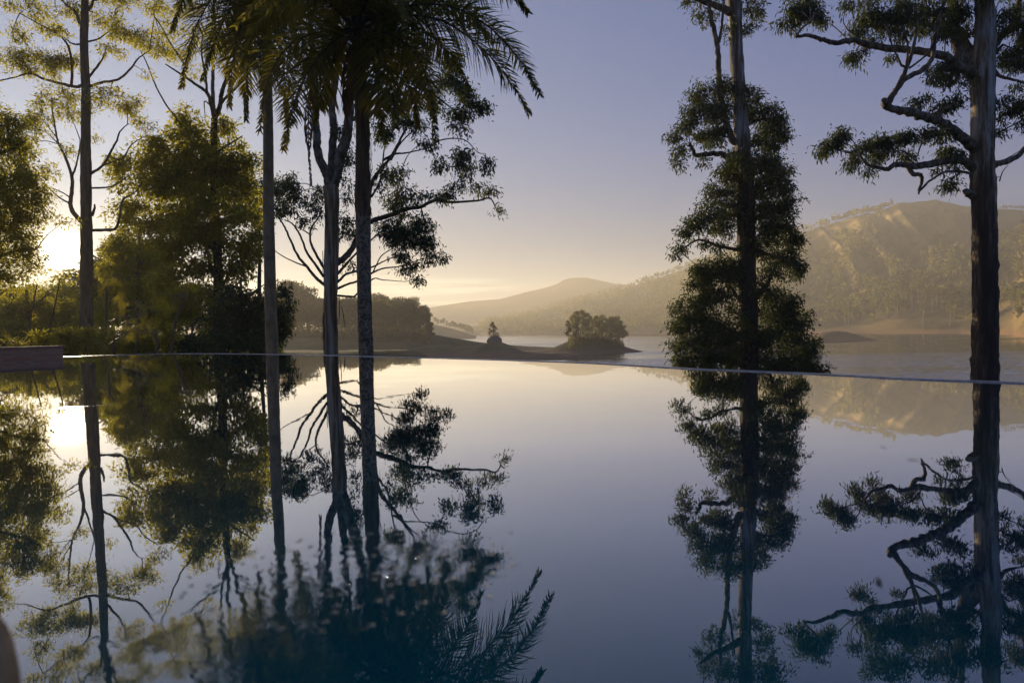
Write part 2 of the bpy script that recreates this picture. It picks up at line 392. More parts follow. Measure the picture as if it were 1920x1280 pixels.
# --- understorey trees between the trunks
def understorey():
    t = Tree('young_tree', 'dark low tree filling the gap at the foot of the bushy tree', 'tree', 31, 14, MB_dark, ML_gum, 'low growth beyond the pool')
    t.trunk([(452, 520), (450, 570), (446, 620), (444, 668)], [2, 3, 4, 5], 8)
    t.bough([(450, 570), (480, 545), (500, 530)], 2, .8); t.bough([(448, 600), (420, 575), (405, 560)], 2, .8)
    t.bough([(446, 630), (490, 620), (525, 590), (548, 560)], 2, .8)
    t.blobs([(460, 560, 40, 34), (432, 605, 50, 36), (498, 575, 30, 30), (470, 630, 50, 30, .9), (400, 640, 46, 24), (420, 560, 26, 26, .8)], 0.85, (0.2, 0.06), 0.36, 26, 0.5)
    t.blobs([(535, 540, 20, 18), (546, 566, 11, 20), (526, 602, 14, 26, 1.3), (528, 575, 12, 14, .6), (524, 632, 14, 18)], 0.7, (0.2, 0.05), 0.3, 24, 0.8)
    t.done()
    t = Tree('young_tree', 'thin pale leaved tree in the sun haze behind the fan palms', 'tree', 58, 15, MB_brown, ML_olive, 'low growth beyond the pool')
    t.trunk([(262, 430), (260, 500), (258, 580), (257, 668)], [2, 3, 4, 5], 8)
    t.bough([(261, 520), (235, 490), (215, 470)], 2, .7); t.bough([(260, 500), (285, 470), (300, 450)], 2, .7)
    t.blobs([(220, 462, 42, 24), (262, 488, 46, 34), (245, 440, 36, 18), (210, 500, 36, 26), (275, 540, 40, 34), (225, 545, 36, 24), (300, 470, 30, 30), (290, 590, 30, 30, .7), (196, 585, 24, 36, .8)], 0.8, (0.26, 0.085), 0.5, 24, 0.5)
    t.done()
    t = Tree('young_tree', 'misty grey green tree behind the two leaning poles', 'tree', 66, 16, MB_brown, ML_olive, 'low growth beyond the pool')
    t.trunk([(50, 540), (52, 600), (52, 668)], [3, 4, 5], 8)
    t.bough([(52, 600), (25, 570), (10, 560)], 2, .7); t.bough([(52, 590), (80, 560), (95, 550)], 2, .7)
    t.blobs([(50, 568, 46, 30), (15, 590, 40, 36), (95, 590, 34, 34), (60, 620, 60, 26), (130, 570, 24, 26), (0, 625, 30, 30), (105, 540, 22, 20, .6), (140, 610, 26, 34)], 0.8, (0.28, 0.09), 0.52, 24, 0.5)
    t.done()
    t = Tree('young_tree', 'feathery tree with small crown seen through the gap between bushy tree and first palm', 'tree', 52, 17, MB_dark, ML_gum, 'low growth beyond the pool')
    t.trunk([(487, 380), (487, 460), (486, 560), (486, 668)], [1.5, 3, 4, 5], 8)
    t.bough([(487, 450), (470, 410), (462, 395)], 2, .7); t.bough([(487, 430), (510, 390), (525, 370)], 2, .7)
    t.blobs([(488, 400, 18, 40), (520, 362, 30, 22), (545, 345, 26, 18), (530, 395, 18, 18), (470, 470, 20, 30, .7), (488, 350, 18, 24, .8)], 0.75, (0.24, 0.07), 0.42, 24, 0.6)
    t.done()
# --- forked gum between the palms
def forked_gum():
    t = Tree('eucalyptus_tree', 'forked gum with orange streaked trunk standing between the two palms', 'tree', 28, 18, MB_streak, ML_gum, 'tall trees beyond the pool')
    t.trunk([(620, 349), (622, 368), (622, 424), (620.5, 509), (619, 593), (620.5, 664)], [15, 13.5, 12.8, 13, 13, 13.5])
    bo = t.bough
    bo([(619, 352), (612, 323), (598, 295), (594, 253), (592, 219), (589, 150), (583, 60), (578, -20), (570, -90)], 8, 2.5, -1)
    bo([(621, 350), (623, 295), (625, 239), (623, 197), (629, 155), (632, 80), (628, 0), (630, -90)], 7.5, 2.5, 1.2)
    bo([(624, 350), (637, 298), (649, 259), (654, 225), (660, 150), (668, 80), (680, 0), (690, -80)], 10, 3, 0.6)
    bo([(612, 536), (606, 532), (592, 520), (575, 500), (556, 475), (542, 444), (530, 419), (519, 405)], 3, 1.2)
    bo([(575, 500), (547, 489), (522, 475), (515, 468)], 1.2, .5)
    bo([(612, 520), (606, 517), (592, 497), (575, 472), (564, 444), (550, 421), (534, 412)], 2.6, 1)
    bo([(612, 505), (606, 500), (592, 475), (582, 452), (584, 427), (601, 402), (600, 385)], 2.6, 1)
    bo([(582, 440), (566, 430), (552, 425)], 1.2, .5)
    bo([(628, 496), (636, 490), (649, 480), (663, 461), (680, 425), (699, 414), (733, 403), (761, 392), (789, 388), (815, 376), (845, 379), (896, 376), (919, 372), (931, 393)], 5.5, 1, 3)
    bo([(815, 376), (831, 365), (857, 343)], 1.4, .6)
    bo([(680, 425), (690, 385), (696, 346), (713, 318), (733, 295), (755, 253), (770, 225)], 4, 1.4)
    bo([(719, 300), (740, 289), (761, 287), (803, 278)], 2.2, .8)
    bo([(733, 301), (750, 270), (772, 247), (790, 225)], 1.6, .8)
    bo([(740, 398), (747, 351), (761, 298), (789, 267)], 1.3, .6)
    bo([(696, 370), (712, 340), (719, 292), (725, 240)], 2, .9)
    bo([(630, 515), (638, 508), (660, 483), (690, 455), (720, 430)], 2.6, 1)
    bo([(630, 530), (635, 527), (649, 514), (667, 509), (699, 500), (719, 490), (747, 478)], 2.4, .8)
    bo([(630, 543), (633, 541), (654, 532), (667, 528), (699, 511), (719, 503), (750, 499), (789, 486), (815, 478)], 2.2, .6)
    bo([(630, 555), (632, 554), (663, 556), (668, 552), (699, 523), (719, 525), (761, 528)], 2, .6)
    bo([(699, 511), (715, 480), (740, 462), (750, 440)], 1.2, .6)
    bo([(760, 393), (747, 420), (738, 440)], 1.5, .7); bo([(789, 388), (795, 410), (798, 430)], 1.3, .6)
    bo([(655, 225), (690, 215), (730, 190), (790, 160), (840, 150)], 4, 1.5)
    bo([(790, 160), (830, 190), (860, 215)], 2, .8)
    bo([(600, 402), (605, 380), (604, 360)], 1, .6)
    bo([(803, 278), (830, 262), (870, 262), (895, 285), (910, 288)], 1.2, .5)
    t.blobs([(848, 150, 34, 32, 1.2), (880, 185, 34, 28, 1.2), (862, 222, 28, 28, 1.1), (842, 115, 25, 22), (900, 205, 16, 14), (862, 300, 24, 30, 1.3), (880, 318, 16, 18, 1.2), (913, 312, 13, 20, 1.2), (820, 302, 12, 24), (800, 268, 26, 9),
             (895, 352, 16, 12), (922, 362, 15, 13), (934, 393, 8, 12), (840, 366, 22, 15), (860, 350, 18, 13), (800, 366, 26, 14), (758, 368, 42, 17), (742, 395, 28, 22), (738, 438, 34, 28, 1.4), (770, 448, 38, 34, 1.4), (790, 418, 24, 24, 1.3),
             (803, 445, 16, 26, 1.2), (808, 484, 18, 12), (832, 486, 13, 11), (770, 503, 20, 18, 1.2), (782, 524, 14, 9), (755, 480, 22, 12), (722, 250, 22, 32), (742, 330, 28, 22), (718, 330, 18, 28), (812, 200, 22, 20), (775, 235, 24, 22), (752, 205, 20, 24)], 0.82, (0.17, 0.042), 0.30, 24, 1.0)
    t.blobs([(540, 388, 22, 16), (560, 362, 30, 22), (543, 348, 28, 14), (572, 412, 20, 18), (590, 378, 18, 20), (645, 412, 16, 30, 1.2), (660, 497, 8, 9), (650, 300, 16, 30), (648, 340, 16, 14), (652, 372, 12, 18), (604, 350, 8, 14), (660, 440, 10, 16, .8), (600, 402, 10, 12), (640, 250, 14, 24)], 0.75, (0.17, 0.042), 0.30, 24, 0.9)
    t.blobs([(600, -60, 80, 40), (690, -70, 80, 40), (640, 60, 50, 50, .5), (720, 100, 50, 40, .6), (590, 130, 30, 40, .5), (780, 110, 40, 40, .6)], 0.6, (0.17, 0.042), 0.32, 22, 0.9)
    # long strips of shed bark
    for x0, y0, x1, y1 in ((636, 555, 635, 610), (641, 575, 646, 615), (605, 470, 604, 520)):
        mb = MB(); tube(mb, catmull([P(x0, y0, 27.6), P((x0+x1)/2+1, (y0+y1)/2, 27.55), P(x1, y1, 27.6)], 5), [.012, .018, .006], 4, 0, 0.1)
        mb.build('bark_strip', MB_dark, t.root)
    return t.done()
# --- leaf clad gum
def leafy_gum():
    t = Tree('eucalyptus_tree', 'gum clothed in foliage from the waterline up to a bare pale upper trunk', 'tree', 34, 19, MB_two, ML_gum, 'tall trees beyond the pool')
    t.bark = bark_mat('pale_over_dark_gum_bark', [(0.30, (0.02, 0.014, 0.01)), (0.46, (0.08, 0.05, 0.035)), (0.56, (0.20, 0.15, 0.11)), (0.64, (0.38, 0.36, 0.33)), (0.8, (0.46, 0.45, 0.43))], 4, 0.08, (13.0, 17.0, 0.19))
    t.trunk([(1366, -160), (1373, -60), (1377, 0), (1380, 84), (1384.5, 155), (1389, 225), (1393, 290), (1399, 400), (1401, 518), (1404, 607), (1407, 700)], [9, 11, 13.5, 12, 12, 13, 15, 16, 16.5, 16, 17])
    bo = t.bough
    bo([(1380, 268), (1372, 259), (1358, 219), (1348, 155), (1346.5, 98), (1338, 51), (1330, 20), (1328, -20)], 6, 3.5, -0.8)
    bo([(1348, 80), (1353, 51), (1355, 25), (1358, 0)], 2.6, 1.5)
    bo([(1374, 26), (1362, 20), (1341, 11), (1313, 2), (1290, -14)], 7, 2.5)
    bo([(1387, 310), (1372, 301), (1358, 290), (1338, 288), (1307, 291), (1299, 281), (1294, 270)], 5.5, 2.6)
    bo([(1406, 562), (1416, 554), (1431, 545), (1440, 530), (1446, 505)], 6.5, 2.5)
    bo([(1396, 565), (1386, 560), (1375, 545), (1365, 530)], 4.5, 2)
    bo([(1400, 330), (1430, 320), (1460, 300)], 4, 1.2); bo([(1400, 420), (1440, 400), (1480, 395)], 4, 1.2)
    bo([(1396, 470), (1350, 462), (1310, 450), (1275, 470)], 3, 1); bo([(1400, 470), (1450, 480), (1500, 500)], 4, 1.2)
    bo([(1402, 640), (1350, 610), (1300, 600), (1265, 595)], 4, 1.2); bo([(1408, 640), (1460, 620), (1510, 610)], 4, 1.2)
    bo([(1408, 700), (1470, 690), (1540, 695)], 4, 1.2); bo([(1404, 690), (1340, 670), (1280, 675)], 4, 1.2)
    bo([(1390, 240), (1420, 225), (1455, 222)], 4, 1.2); bo([(1360, 222), (1335, 205), (1300, 215)], 3, 1)
    bo([(1395, 400), (1350, 380), (1320, 395)], 3, 1)
    lf = ((0.19, 0.05), 0.34, 26, 0.75)
    t.blobs([(1288, 4, 20, 10), (1330, 25, 24, 15, .8), (1320, 45, 8, 12), (1416, 15, 24, 24), (1405, 50, 15, 16), (1396, 66, 9, 10), (1364, 60, 12, 15, .8), (1340, -30, 60, 30), (1420, -40, 50, 30), (1380, -120, 80, 50)], 0.8, *lf)
    t.blobs([(1340, 160, 30, 16), (1372, 165, 26, 20), (1310, 180, 22, 18), (1300, 215, 22, 22), (1332, 205, 30, 30), (1285, 240, 20, 22), (1264, 250, 15, 16), (1272, 280, 13, 14), (1348, 245, 24, 26), (1318, 250, 24, 18), (1270, 306, 12, 9, .8), (1318, 303, 11, 13, .7), (1360, 205, 20, 24), (1335, 270, 20, 12)], 1.0, *lf)
    t.blobs([(1408, 180, 20, 15), (1432, 208, 28, 18), (1462, 225, 20, 18), (1440, 243, 34, 22), (1468, 252, 15, 20), (1450, 274, 26, 14), (1408, 215, 14, 20), (1420, 265, 14, 16), (1405, 190, 12, 12)], 1.15, *lf)
    t.blobs([(1400, 305, 46, 22), (1440, 310, 34, 26), (1370, 330, 34, 24), (1455, 345, 36, 34), (1410, 350, 42, 34), (1348, 365, 30, 24), (1470, 385, 26, 28), (1330, 400, 32, 22), (1365, 395, 30, 28), (1435, 395, 42, 32), (1306, 420, 26, 16), (1350, 425, 34, 18, .8),
             (1470, 430, 28, 28), (1430, 440, 30, 32), (1285, 436, 18, 12), (1282, 462, 14, 10), (1266, 478, 7, 5, .8), (1490, 455, 20, 20), (1470, 478, 34, 22), (1500, 515, 16, 10), (1490, 500, 22, 14), (1455, 505, 18, 20, .7), (1350, 500, 40, 22), (1325, 520, 34, 24), (1375, 515, 28, 34), (1310, 500, 16, 12), (1300, 535, 14, 12)], 1.0, *lf)
    t.blobs([(1430, 520, 14, 20, .7), (1345, 550, 38, 22), (1310, 565, 28, 20, .9), (1292, 590, 26, 24), (1270, 605, 16, 26), (1325, 600, 34, 26, .7), (1300, 635, 34, 26, 1.1), (1275, 655, 16, 24), (1355, 625, 30, 32), (1335, 665, 46, 26), (1290, 680, 26, 16), (1375, 665, 30, 34, 1.2),
             (1450, 560, 30, 28), (1480, 570, 30, 30), (1500, 600, 24, 24), (1455, 605, 40, 32), (1435, 640, 34, 34), (1490, 640, 38, 34, 1.2), (1515, 660, 22, 26), (1470, 680, 46, 26), (1525, 690, 30, 15), (1430, 690, 34, 22), (1395, 640, 26, 40), (1340, 700, 40, 18), (1400, 705, 50, 18), (1500, 710, 45, 16), (1300, 710, 30, 14), (1365, 580, 18, 10, .6)], 1.05, *lf)
    rows = [(300, 1352, 1462), (330, 1338, 1490), (365, 1330, 1492), (400, 1322, 1500), (430, 1288, 1500), (460, 1284, 1502), (490, 1300, 1512), (520, 1296, 1514), (550, 1290, 1500), (580, 1266, 1512), (610, 1260, 1520), (640, 1262, 1530), (670, 1268, 1540), (700, 1278, 1555)]
    fill = []
    for y, a, b in rows:
        for x in np.arange(a+26, b-18, 26):
            if (1368 < x < 1392 and 565 < y < 605) or (1436 < x < 1452 and 495 < y < 545): continue
            fill.append((x+t.rng.normal()*6, y+t.rng.normal()*8, 18, 15, t.rng.uniform(.35, 1.0)))
    t.blobs(fill, 0.5, *lf)
    return t.done()
# --- big gum with crooked boughs
def crooked_gum():
    t = Tree('eucalyptus_tree', 'massive gum with crooked zigzag boughs and dark shedding bark, in front of the grassy mountain', 'tree', 25, 20, MB_two, ML_gum, 'tall trees beyond the pool')
    t.trunk([(1850, -170), (1848, -70), (1846, 0), (1848, 62), (1843, 141), (1843, 219), (1841.5, 297), (1845, 375), (1846, 454), (1847, 547), (1847, 658), (1846, 720)], [12, 14, 16, 17.5, 21, 19, 21, 20.5, 20.5, 21, 22, 23.5], 18)
    bo = t.bough
    bo([(1828, 142), (1818, 134), (1799, 125), (1777, 109), (1752, 101), (1705, 94), (1659, 89), (1621, 83), (1602, 75), (1571, 81), (1543, 75), (1518, 67), (1490, 69)], 7.5, 2.6, -2.2)
    bo([(1498, 68), (1493, 64), (1490, 58), (1480, 53)], 2, .9, .2); bo([(1494, 66), (1507, 50), (1520, 42)], 1.8, .8, .2)
    bo([(1833, 150), (1815, 134), (1799, 103), (1791, 72), (1787, 37), (1790, 0), (1792, -70)], 10, 4.5, 1.0)
    bo([(1838, 132), (1827, 109), (1812, 84), (1800, 60), (1792, 40)], 9, 3, 2.0)
    bo([(1832, 282), (1821, 272), (1799, 253), (1768, 231), (1737, 220), (1705, 211), (1671, 203), (1660, 197), (1658, 188)], 9, 5, -1.6)
    bo([(1661, 195), (1680, 169), (1699, 147), (1730, 131), (1749, 106), (1752, 75), (1762, 34), (1771, 0), (1776, -50)], 4.5, 2.4, 0.4)
    bo([(1668, 192), (1690, 150), (1702, 122), (1712, 94), (1718, 56), (1723, 25)], 4, 1.6, -.4)
    bo([(1702, 127), (1690, 122), (1684, 109), (1671, 81), (1659, 44)], 2, 1, -.3); bo([(1699, 128), (1702, 87), (1695, 59)], 2, 1); bo([(1705, 128), (1734, 106), (1746, 87), (1745, 66)], 1.6, 1)
    bo([(1830, 320), (1820, 312), (1806, 302), (1781, 301), (1746, 308), (1712, 312), (1696, 309), (1677, 309), (1665, 317), (1646, 314), (1627, 308), (1612, 291)], 7, 1.8, -1.5)
    bo([(1702, 312), (1712, 326), (1726, 328), (1728, 340), (1723, 356), (1723, 364)], 4, 1.6, -.2)
    bo([(1724, 358), (1746, 337), (1774, 322), (1799, 322), (1824, 326)], 2, 2.4, .6)
    bo([(1655, 287), (1690, 283), (1718, 294), (1727, 272), (1746, 259), (1760, 232)], 1.2, 1.4, .4)
    bo([(1858, 311), (1865, 309), (1887, 303), (1909, 292), (1921, 278), (1950, 255)], 6, 3, 1.2)
    bo([(1858, 130), (1865, 134), (1877, 144), (1902, 150), (1930, 158)], 3.6, 1.6, -.8)
    bo([(1852, 112), (1856, 100), (1871, 75), (1899, 47), (1909, 19), (1912, -10), (1916, -60)], 7, 4, .8)
    bo([(1868, 100), (1871, 94), (1881, 84)], 3.2, 2.4, .1)
    bo([(1862, 262), (1877, 247), (1906, 231), (1935, 212)], 1.4, .8); bo([(1870, 306), (1890, 296), (1912, 283)], 1.2, .6)
    bo([(1874, 340), (1880, 322), (1890, 310)], 1, .5); bo([(1866, 333), (1876, 332)], .9, .5)
    bo([(1828, 366), (1817, 364), (1811, 358)], 8, 5.5, -.25)
    bo([(1787, 160), (1800, 148), (1815, 140)], 1.4, 1.6); bo([(1746, 216), (1765, 205), (1790, 195)], 1.2, .7); bo([(1855, 60), (1880, 40), (1900, 15)], 2, 1)
    lf = ((0.17, 0.036), 0.25, 24, 1.15)
    t.blobs([(1474, 46, 20, 15), (1500, 25, 26, 24), (1532, 28, 20, 22), (1546, 42, 12, 11), (1515, 2, 26, 12), (1592, 7, 12, 8), (1486, 20, 16, 16)], 1.05, *lf)
    t.blobs([(1626, 28, 24, 25), (1610, 58, 18, 14), (1660, 40, 28, 32), (1700, 25, 30, 28), (1742, 28, 30, 30), (1690, 66, 18, 14, .7), (1604, 102, 11, 17, .9), (1622, 94, 9, 7), (1676, 104, 12, 10, .8), (1640, 75, 14, 12, .7), (1670, -25, 70, 25), (1760, -30, 50, 25), (1730, 55, 14, 16, .7)], 1.05, *lf)
    t.blobs([(1782, 40, 24, 36), (1802, 20, 18, 24), (1815, 50, 13, 22), (1770, 62, 18, 18), (1812, 80, 10, 12, .7), (1830, -20, 40, 20)], 0.95, *lf)
    t.blobs([(1766, 128, 22, 15, 1.4), (1782, 144, 24, 13, 1.3), (1750, 150, 15, 11, 1.2), (1722, 190, 13, 11), (1740, 180, 8, 9, .8), (1770, 196, 20, 13, 1.2), (1792, 186, 14, 11), (1758, 211, 14, 8), (1768, 246, 13, 18, 1.2), (1810, 155, 8, 8, .7)], 1.0, *lf)
    t.blobs([(1556, 276, 18, 14), (1570, 262, 20, 13), (1586, 250, 18, 12), (1605, 285, 19, 12), (1600, 306, 13, 13), (1640, 265, 24, 13), (1660, 274, 24, 16, 1.2), (1684, 260, 22, 17), (1700, 290, 14, 11), (1711, 255, 17, 15), (1735, 254, 16, 17), (1640, 298, 15, 11), (1624, 322, 7, 11, .8), (1620, 275, 14, 12), (1540, 284, 7, 8)], 1.05, *lf)
    t.blobs([(1775, 286, 24, 12), (1797, 290, 16, 10), (1758, 318, 15, 9), (1781, 342, 13, 17), (1790, 315, 14, 9, .8)], 1.05, *lf)
    t.blobs([(1886, 25, 18, 18), (1910, 48, 18, 36), (1898, 98, 22, 13), (1906, 120, 24, 11), (1880, 114, 12, 9), (1912, 160, 13, 7), (1886, 190, 18, 11), (1907, 200, 18, 18), (1880, 215, 11, 16), (1874, 247, 9, 13), (1917, 228, 14, 9), (1940, 180, 20, 20), (1950, 60, 30, 60), (1880, 60, 12, 14, .8), (1915, 10, 14, 12), (1960, 120, 30, 25), (1900, -30, 40, 20)], 1.0, *lf)
    rng = t.rng
    # hanging strips of shed bark
    for k in range(16):
        x = 1846+rng.choice([-1, 1])*rng.uniform(14, 21); y = rng.uniform(385, 650); L = rng.uniform(18, 60)
        mb = MB(); a = P(x, y, 24.75); b = P(x+rng.normal()*4, y+L*.6, 24.62); c = P(x+rng.normal()*5, y+L, 24.66)
        tube(mb, catmull([a, b, c], 4), [.012, .02, .006], 4, 0, 0.15, rng); mb.build('bark_strip', MB_brown, t.root)
    return t.done()

# ------------------------------------------------------------------ palms
def frond_mesh(path3, n, ll, lw, rng, droop=0.26, plum=1.0, mbx=None):
    mb = MB() if mbx is None else mbx
    sm = catmull(path3, 10); m = len(sm)
    tube(mb, sm, [0.028, 0.018, 0.010, 0.004], 5, 1, 0, rng, False)
    T = norm(np.gradient(sm, axis=0))
    t = np.repeat(np.linspace(0.10, 1.0, n), 2)+rng.normal(size=2*n)*0.004; t = np.clip(t, 0, 1)
    sgn = np.tile([1.0, -1.0], n)
    idx = t*(m-1); i0 = np.minimum(idx.astype(int), m-2); fr = (idx-i0)[:, None]
    p = sm[i0]*(1-fr)+sm[i0+1]*fr; tg = T[i0]
    side = norm(np.cross(tg, np.array([0, 0, 1.0]))+1e-4); upn = np.cross(side, tg)
    a = rng.choice([-.55, 0., .55, 1.0], 2*n)*plum+rng.normal(size=2*n)*.12
    prof = np.clip(np.sin(np.clip(t*1.05+0.12, 0, 1)*math.pi)**0.7, 0.16, 1)*rng.uniform(0.8, 1.15, 2*n)
    d = norm(tg*(0.42+0.55*t[:, None])+side*(sgn*np.cos(a))[:, None]*0.9+upn*np.sin(a)[:, None]*0.9+np.array([0, 0, -droop*0.35]))
    L = (ll*prof)[:, None]
    d2 = norm(d+np.array([0, 0, -droop])+rng.normal(size=d.shape)*0.08); d3 = norm(d2+np.array([0, 0, -droop*0.8]))
    w = norm(np.cross(d, upn+0.3*rng.normal(size=d.shape)))*(lw/2)
    q1 = p+d*L*0.35; q2 = q1+d2*L*0.35; q3 = q2+d3*L*0.30
    V = np.stack([p-w*.6, p+w*.6, q1-w, q1+w, q2-w*.75, q2+w*.75, q3-w*.1, q3+w*.1], 1)
    k = np.arange(2*n)[:, None]*8
    Fq = np.concatenate([k+np.array([[0, 1, 3, 2]]), k+np.array([[2, 3, 5, 4]]), k+np.array([[4, 5, 7, 6]])])
    mb.add(V, Fq, 0, False)
    return mb
def palm(label, D, trunk_pts, hw, crown, fronds, extra, seed, dead, fibre_y):
    rng = np.random.default_rng(seed); mp = D/F
    X = P(*trunk_pts[-1], D); zb = float(bank_z(X[0], X[1]))
    root = thing('palm_tree', (X[0], D, zb), label, 'palm', 'tall palms at the pool edge')
    path = [P(x, y, D) for x, y in trunk_pts]+[np.array([X[0], D, zb-.3])]
    hw = list(hw)+[hw[-1]*1.15]
    sm = catmull(path[::-1], 8); hh = np.interp(np.linspace(0, 1, len(sm)), np.linspace(0, 1, len(hw)), hw[::-1])*mp
    zf = P(trunk_pts[0][0], fibre_y, D)[2]
    k = min(int(np.argmin(np.abs(sm[:, 2]-zf))), len(sm)-4)
    low = catmull(sm[:k+1:2] if (k % 2 == 0) else np.vstack([sm[:k:2], sm[k]]), 4)
    mb = MB(); tube(mb, low, hh[:k+1], 18, 0, 0.012, rng); mb.build('trunk', MB_palm if fibre_y > 0 else MB_ring, root)
    mb = MB(); tube(mb, sm[k:]-(sm[k+1]-sm[k])*0.02, hh[k:]*0.985, 16, 0, 0.05, rng)
    for _ in range(160):                    # loose fibres hanging on the old leaf bases
        q = sm[rng.integers(k, len(sm))]; an = rng.uniform(0, 6.28); r = hh[k]*rng.uniform(0.95, 1.12)
        a = q+np.array([math.cos(an)*r, math.sin(an)*r, rng.normal()*.1]); L = rng.uniform(.08, .35)
        tube(mb, [a, a+np.array([math.cos(an)*.02, math.sin(an)*.02, -L*.5]), a+np.array([math.cos(an)*.03*rng.normal(), math.sin(an)*.03, -L])], [.006, .003], 3, 0, 0, rng, False)
    mb.build('fibre_sheath', MB_fibre, root)
    C = P(*crown, D)
    for pts, dz in fronds:
        n = len(pts); q = [P(x, y, D+dz*(i/(n-1))**1.2) for i, (x, y) in enumerate(pts)]
        q[0] = C+rng.normal(size=3)*0.04
        L = sum(np.linalg.norm(q[i+1]-q[i]) for i in range(n-1))
        frond_mesh(q, max(40, int(L*58)), 0.70, 0.026, rng).build('frond', [ML_palm, MB_dark], root)
    for az, el, L in extra:
        d = np.array([math.sin(rad(az)), math.cos(rad(az)), 0]); q = []
        for i in range(6):
            t = i/5; q.append(C+d*L*(t-0.12*t*t)*math.cos(rad(el)*(1-t*.2))+np.array([0, 0, L*(math.sin(rad(el))*t-0.75*t**2.2)]))
        frond_mesh(q, int(L*52), 0.70, 0.026, rng).build('frond', [ML_palm, MB_dark], root)
    for pts, dz in dead:
        n = len(pts); q = [P(x, y, D+dz*(i/(n-1))) for i, (x, y) in enumerate(pts)]
        mbd = frond_mesh(q, 70, 0.42, 0.022, rng, 2.2, 0.4)
        tag(mbd.build('dead_frond', [ML_dead, MB_brown], root), 'brown dried frond hanging straight down')
    return root
def palms():
    palm('palm with mottled lichened trunk and huge drooping fronds, nearest to the open water', 11.5,
         [(669, 62), (671, 84), (674, 141), (679.7, 225), (680, 340), (681, 424), (682.5, 509), (684, 593), (687, 668)], [9, 11, 12.5, 13.5, 14, 14, 13.2, 13.4, 14], (668, 58),
         [([(668, 55), (760, 12), (850, 14), (930, 62), (985, 128), (1012, 178)], -1.2),
          ([(668, 55), (750, 30), (830, 40), (905, 92), (960, 160), (992, 212)], 0.6),
          ([(668, 50), (730, -30), (820, -60), (905, -40), (960, -10), (990, 24)], 0.8),
          ([(668, 50), (720, -10), (800, -10), (880, 30), (925, 80)], 1.8),
          ([(668, 60), (725, 62), (778, 100), (806, 170), (818, 262)], -1.0),
          ([(668, 60), (720, 80), (755, 130), (775, 190), (784, 240)], 1.1),
          ([(668, 62), (700, 85), (725, 135), (738, 190), (742, 240)], -1.4),
          ([(668, 62), (690, 90), (705, 140), (712, 200), (716, 250)], -.8),
          ([(668, 60), (620, 58), (565, 72), (522, 110), (498, 170), (487, 245)], -.6),
          ([(668, 60), (630, 75), (592, 115), (562, 165), (543, 225), (532, 280)], -1.2),
          ([(668, 60), (640, 90), (615, 140), (598, 190), (590, 230)], .8),
          ([(668, 55), (630, 10), (575, -10), (520, 10), (478, 60), (455, 120)], .7),
          ([(668, 55), (650, 0), (610, -50), (550, -70), (500, -50)], 1.2),
          ([(668, 50), (690, -40), (740, -100), (800, -110), (860, -90)], -.6),
          ([(668, 50), (660, -60), (640, -140), (600, -190)], .4), ([(668, 50), (680, -60), (700, -150), (740, -200)], -.5),
          ([(668, 55), (740, 40), (800, 60), (850, 110), (880, 170)], 2.2)],
         [(180, 40, 2.6), (150, 30, 2.8), (215, 30, 2.8), (0, 40, 2.8), (30, 25, 2.6), (330, 30, 2.6), (170, 65, 2.4), (20, 65, 2.4)], 31,
         [([(664, 70), (630, 85), (598, 130), (580, 190), (579, 270), (583, 345)], -.7), ([(666, 72), (655, 110), (650, 180), (652, 250)], .5)], 405)
    palm('slim smooth grey palm standing in front of the bushy olive tree', 14,
         [(498, -12), (500, 56), (501, 150), (503, 253), (503.5, 396), (506, 509), (508, 593), (510.5, 666)], [8, 9, 9, 9, 10, 10.5, 11, 11.5], (498, -15),
         [([(498, -15), (450, -35), (405, -10), (370, 45), (350, 110), (340, 165)], -1.0),
          ([(498, -15), (460, -10), (425, 30), (398, 90), (380, 150)], .9),
          ([(498, -15), (470, 5), (448, 60), (435, 130), (430, 200)], -1.2),
          ([(498, -15), (485, 20), (470, 90), (462, 160), (462, 225)], .5),
          ([(498, -15), (515, 20), (528, 90), (535, 160), (538, 225)], -.9),
          ([(498, -15), (530, 0), (560, 50), (578, 120), (586, 190)], .8),
          ([(498, -15), (540, -35), (585, -10), (620, 45), (640, 110)], -.4),
          ([(498, -15), (440, -60), (385, -50), (345, 0), (322, 60)], .5),
          ([(498, -15), (480, -80), (440, -120), (395, -120), (350, -90)], -.5),
          ([(498, -15), (510, -90), (540, -140), (580, -150), (620, -120)], .5),
          ([(498, -15), (500, -100), (490, -170), (460, -220)], .3),
          ([(498, -15), (495, 30), (488, 100), (492, 170)], -1.4)],
         [(180, 35, 2.6), (140, 30, 2.8), (220, 30, 2.8), (0, 40, 2.8), (40, 25, 2.6), (320, 30, 2.6)], 32, [], -8)

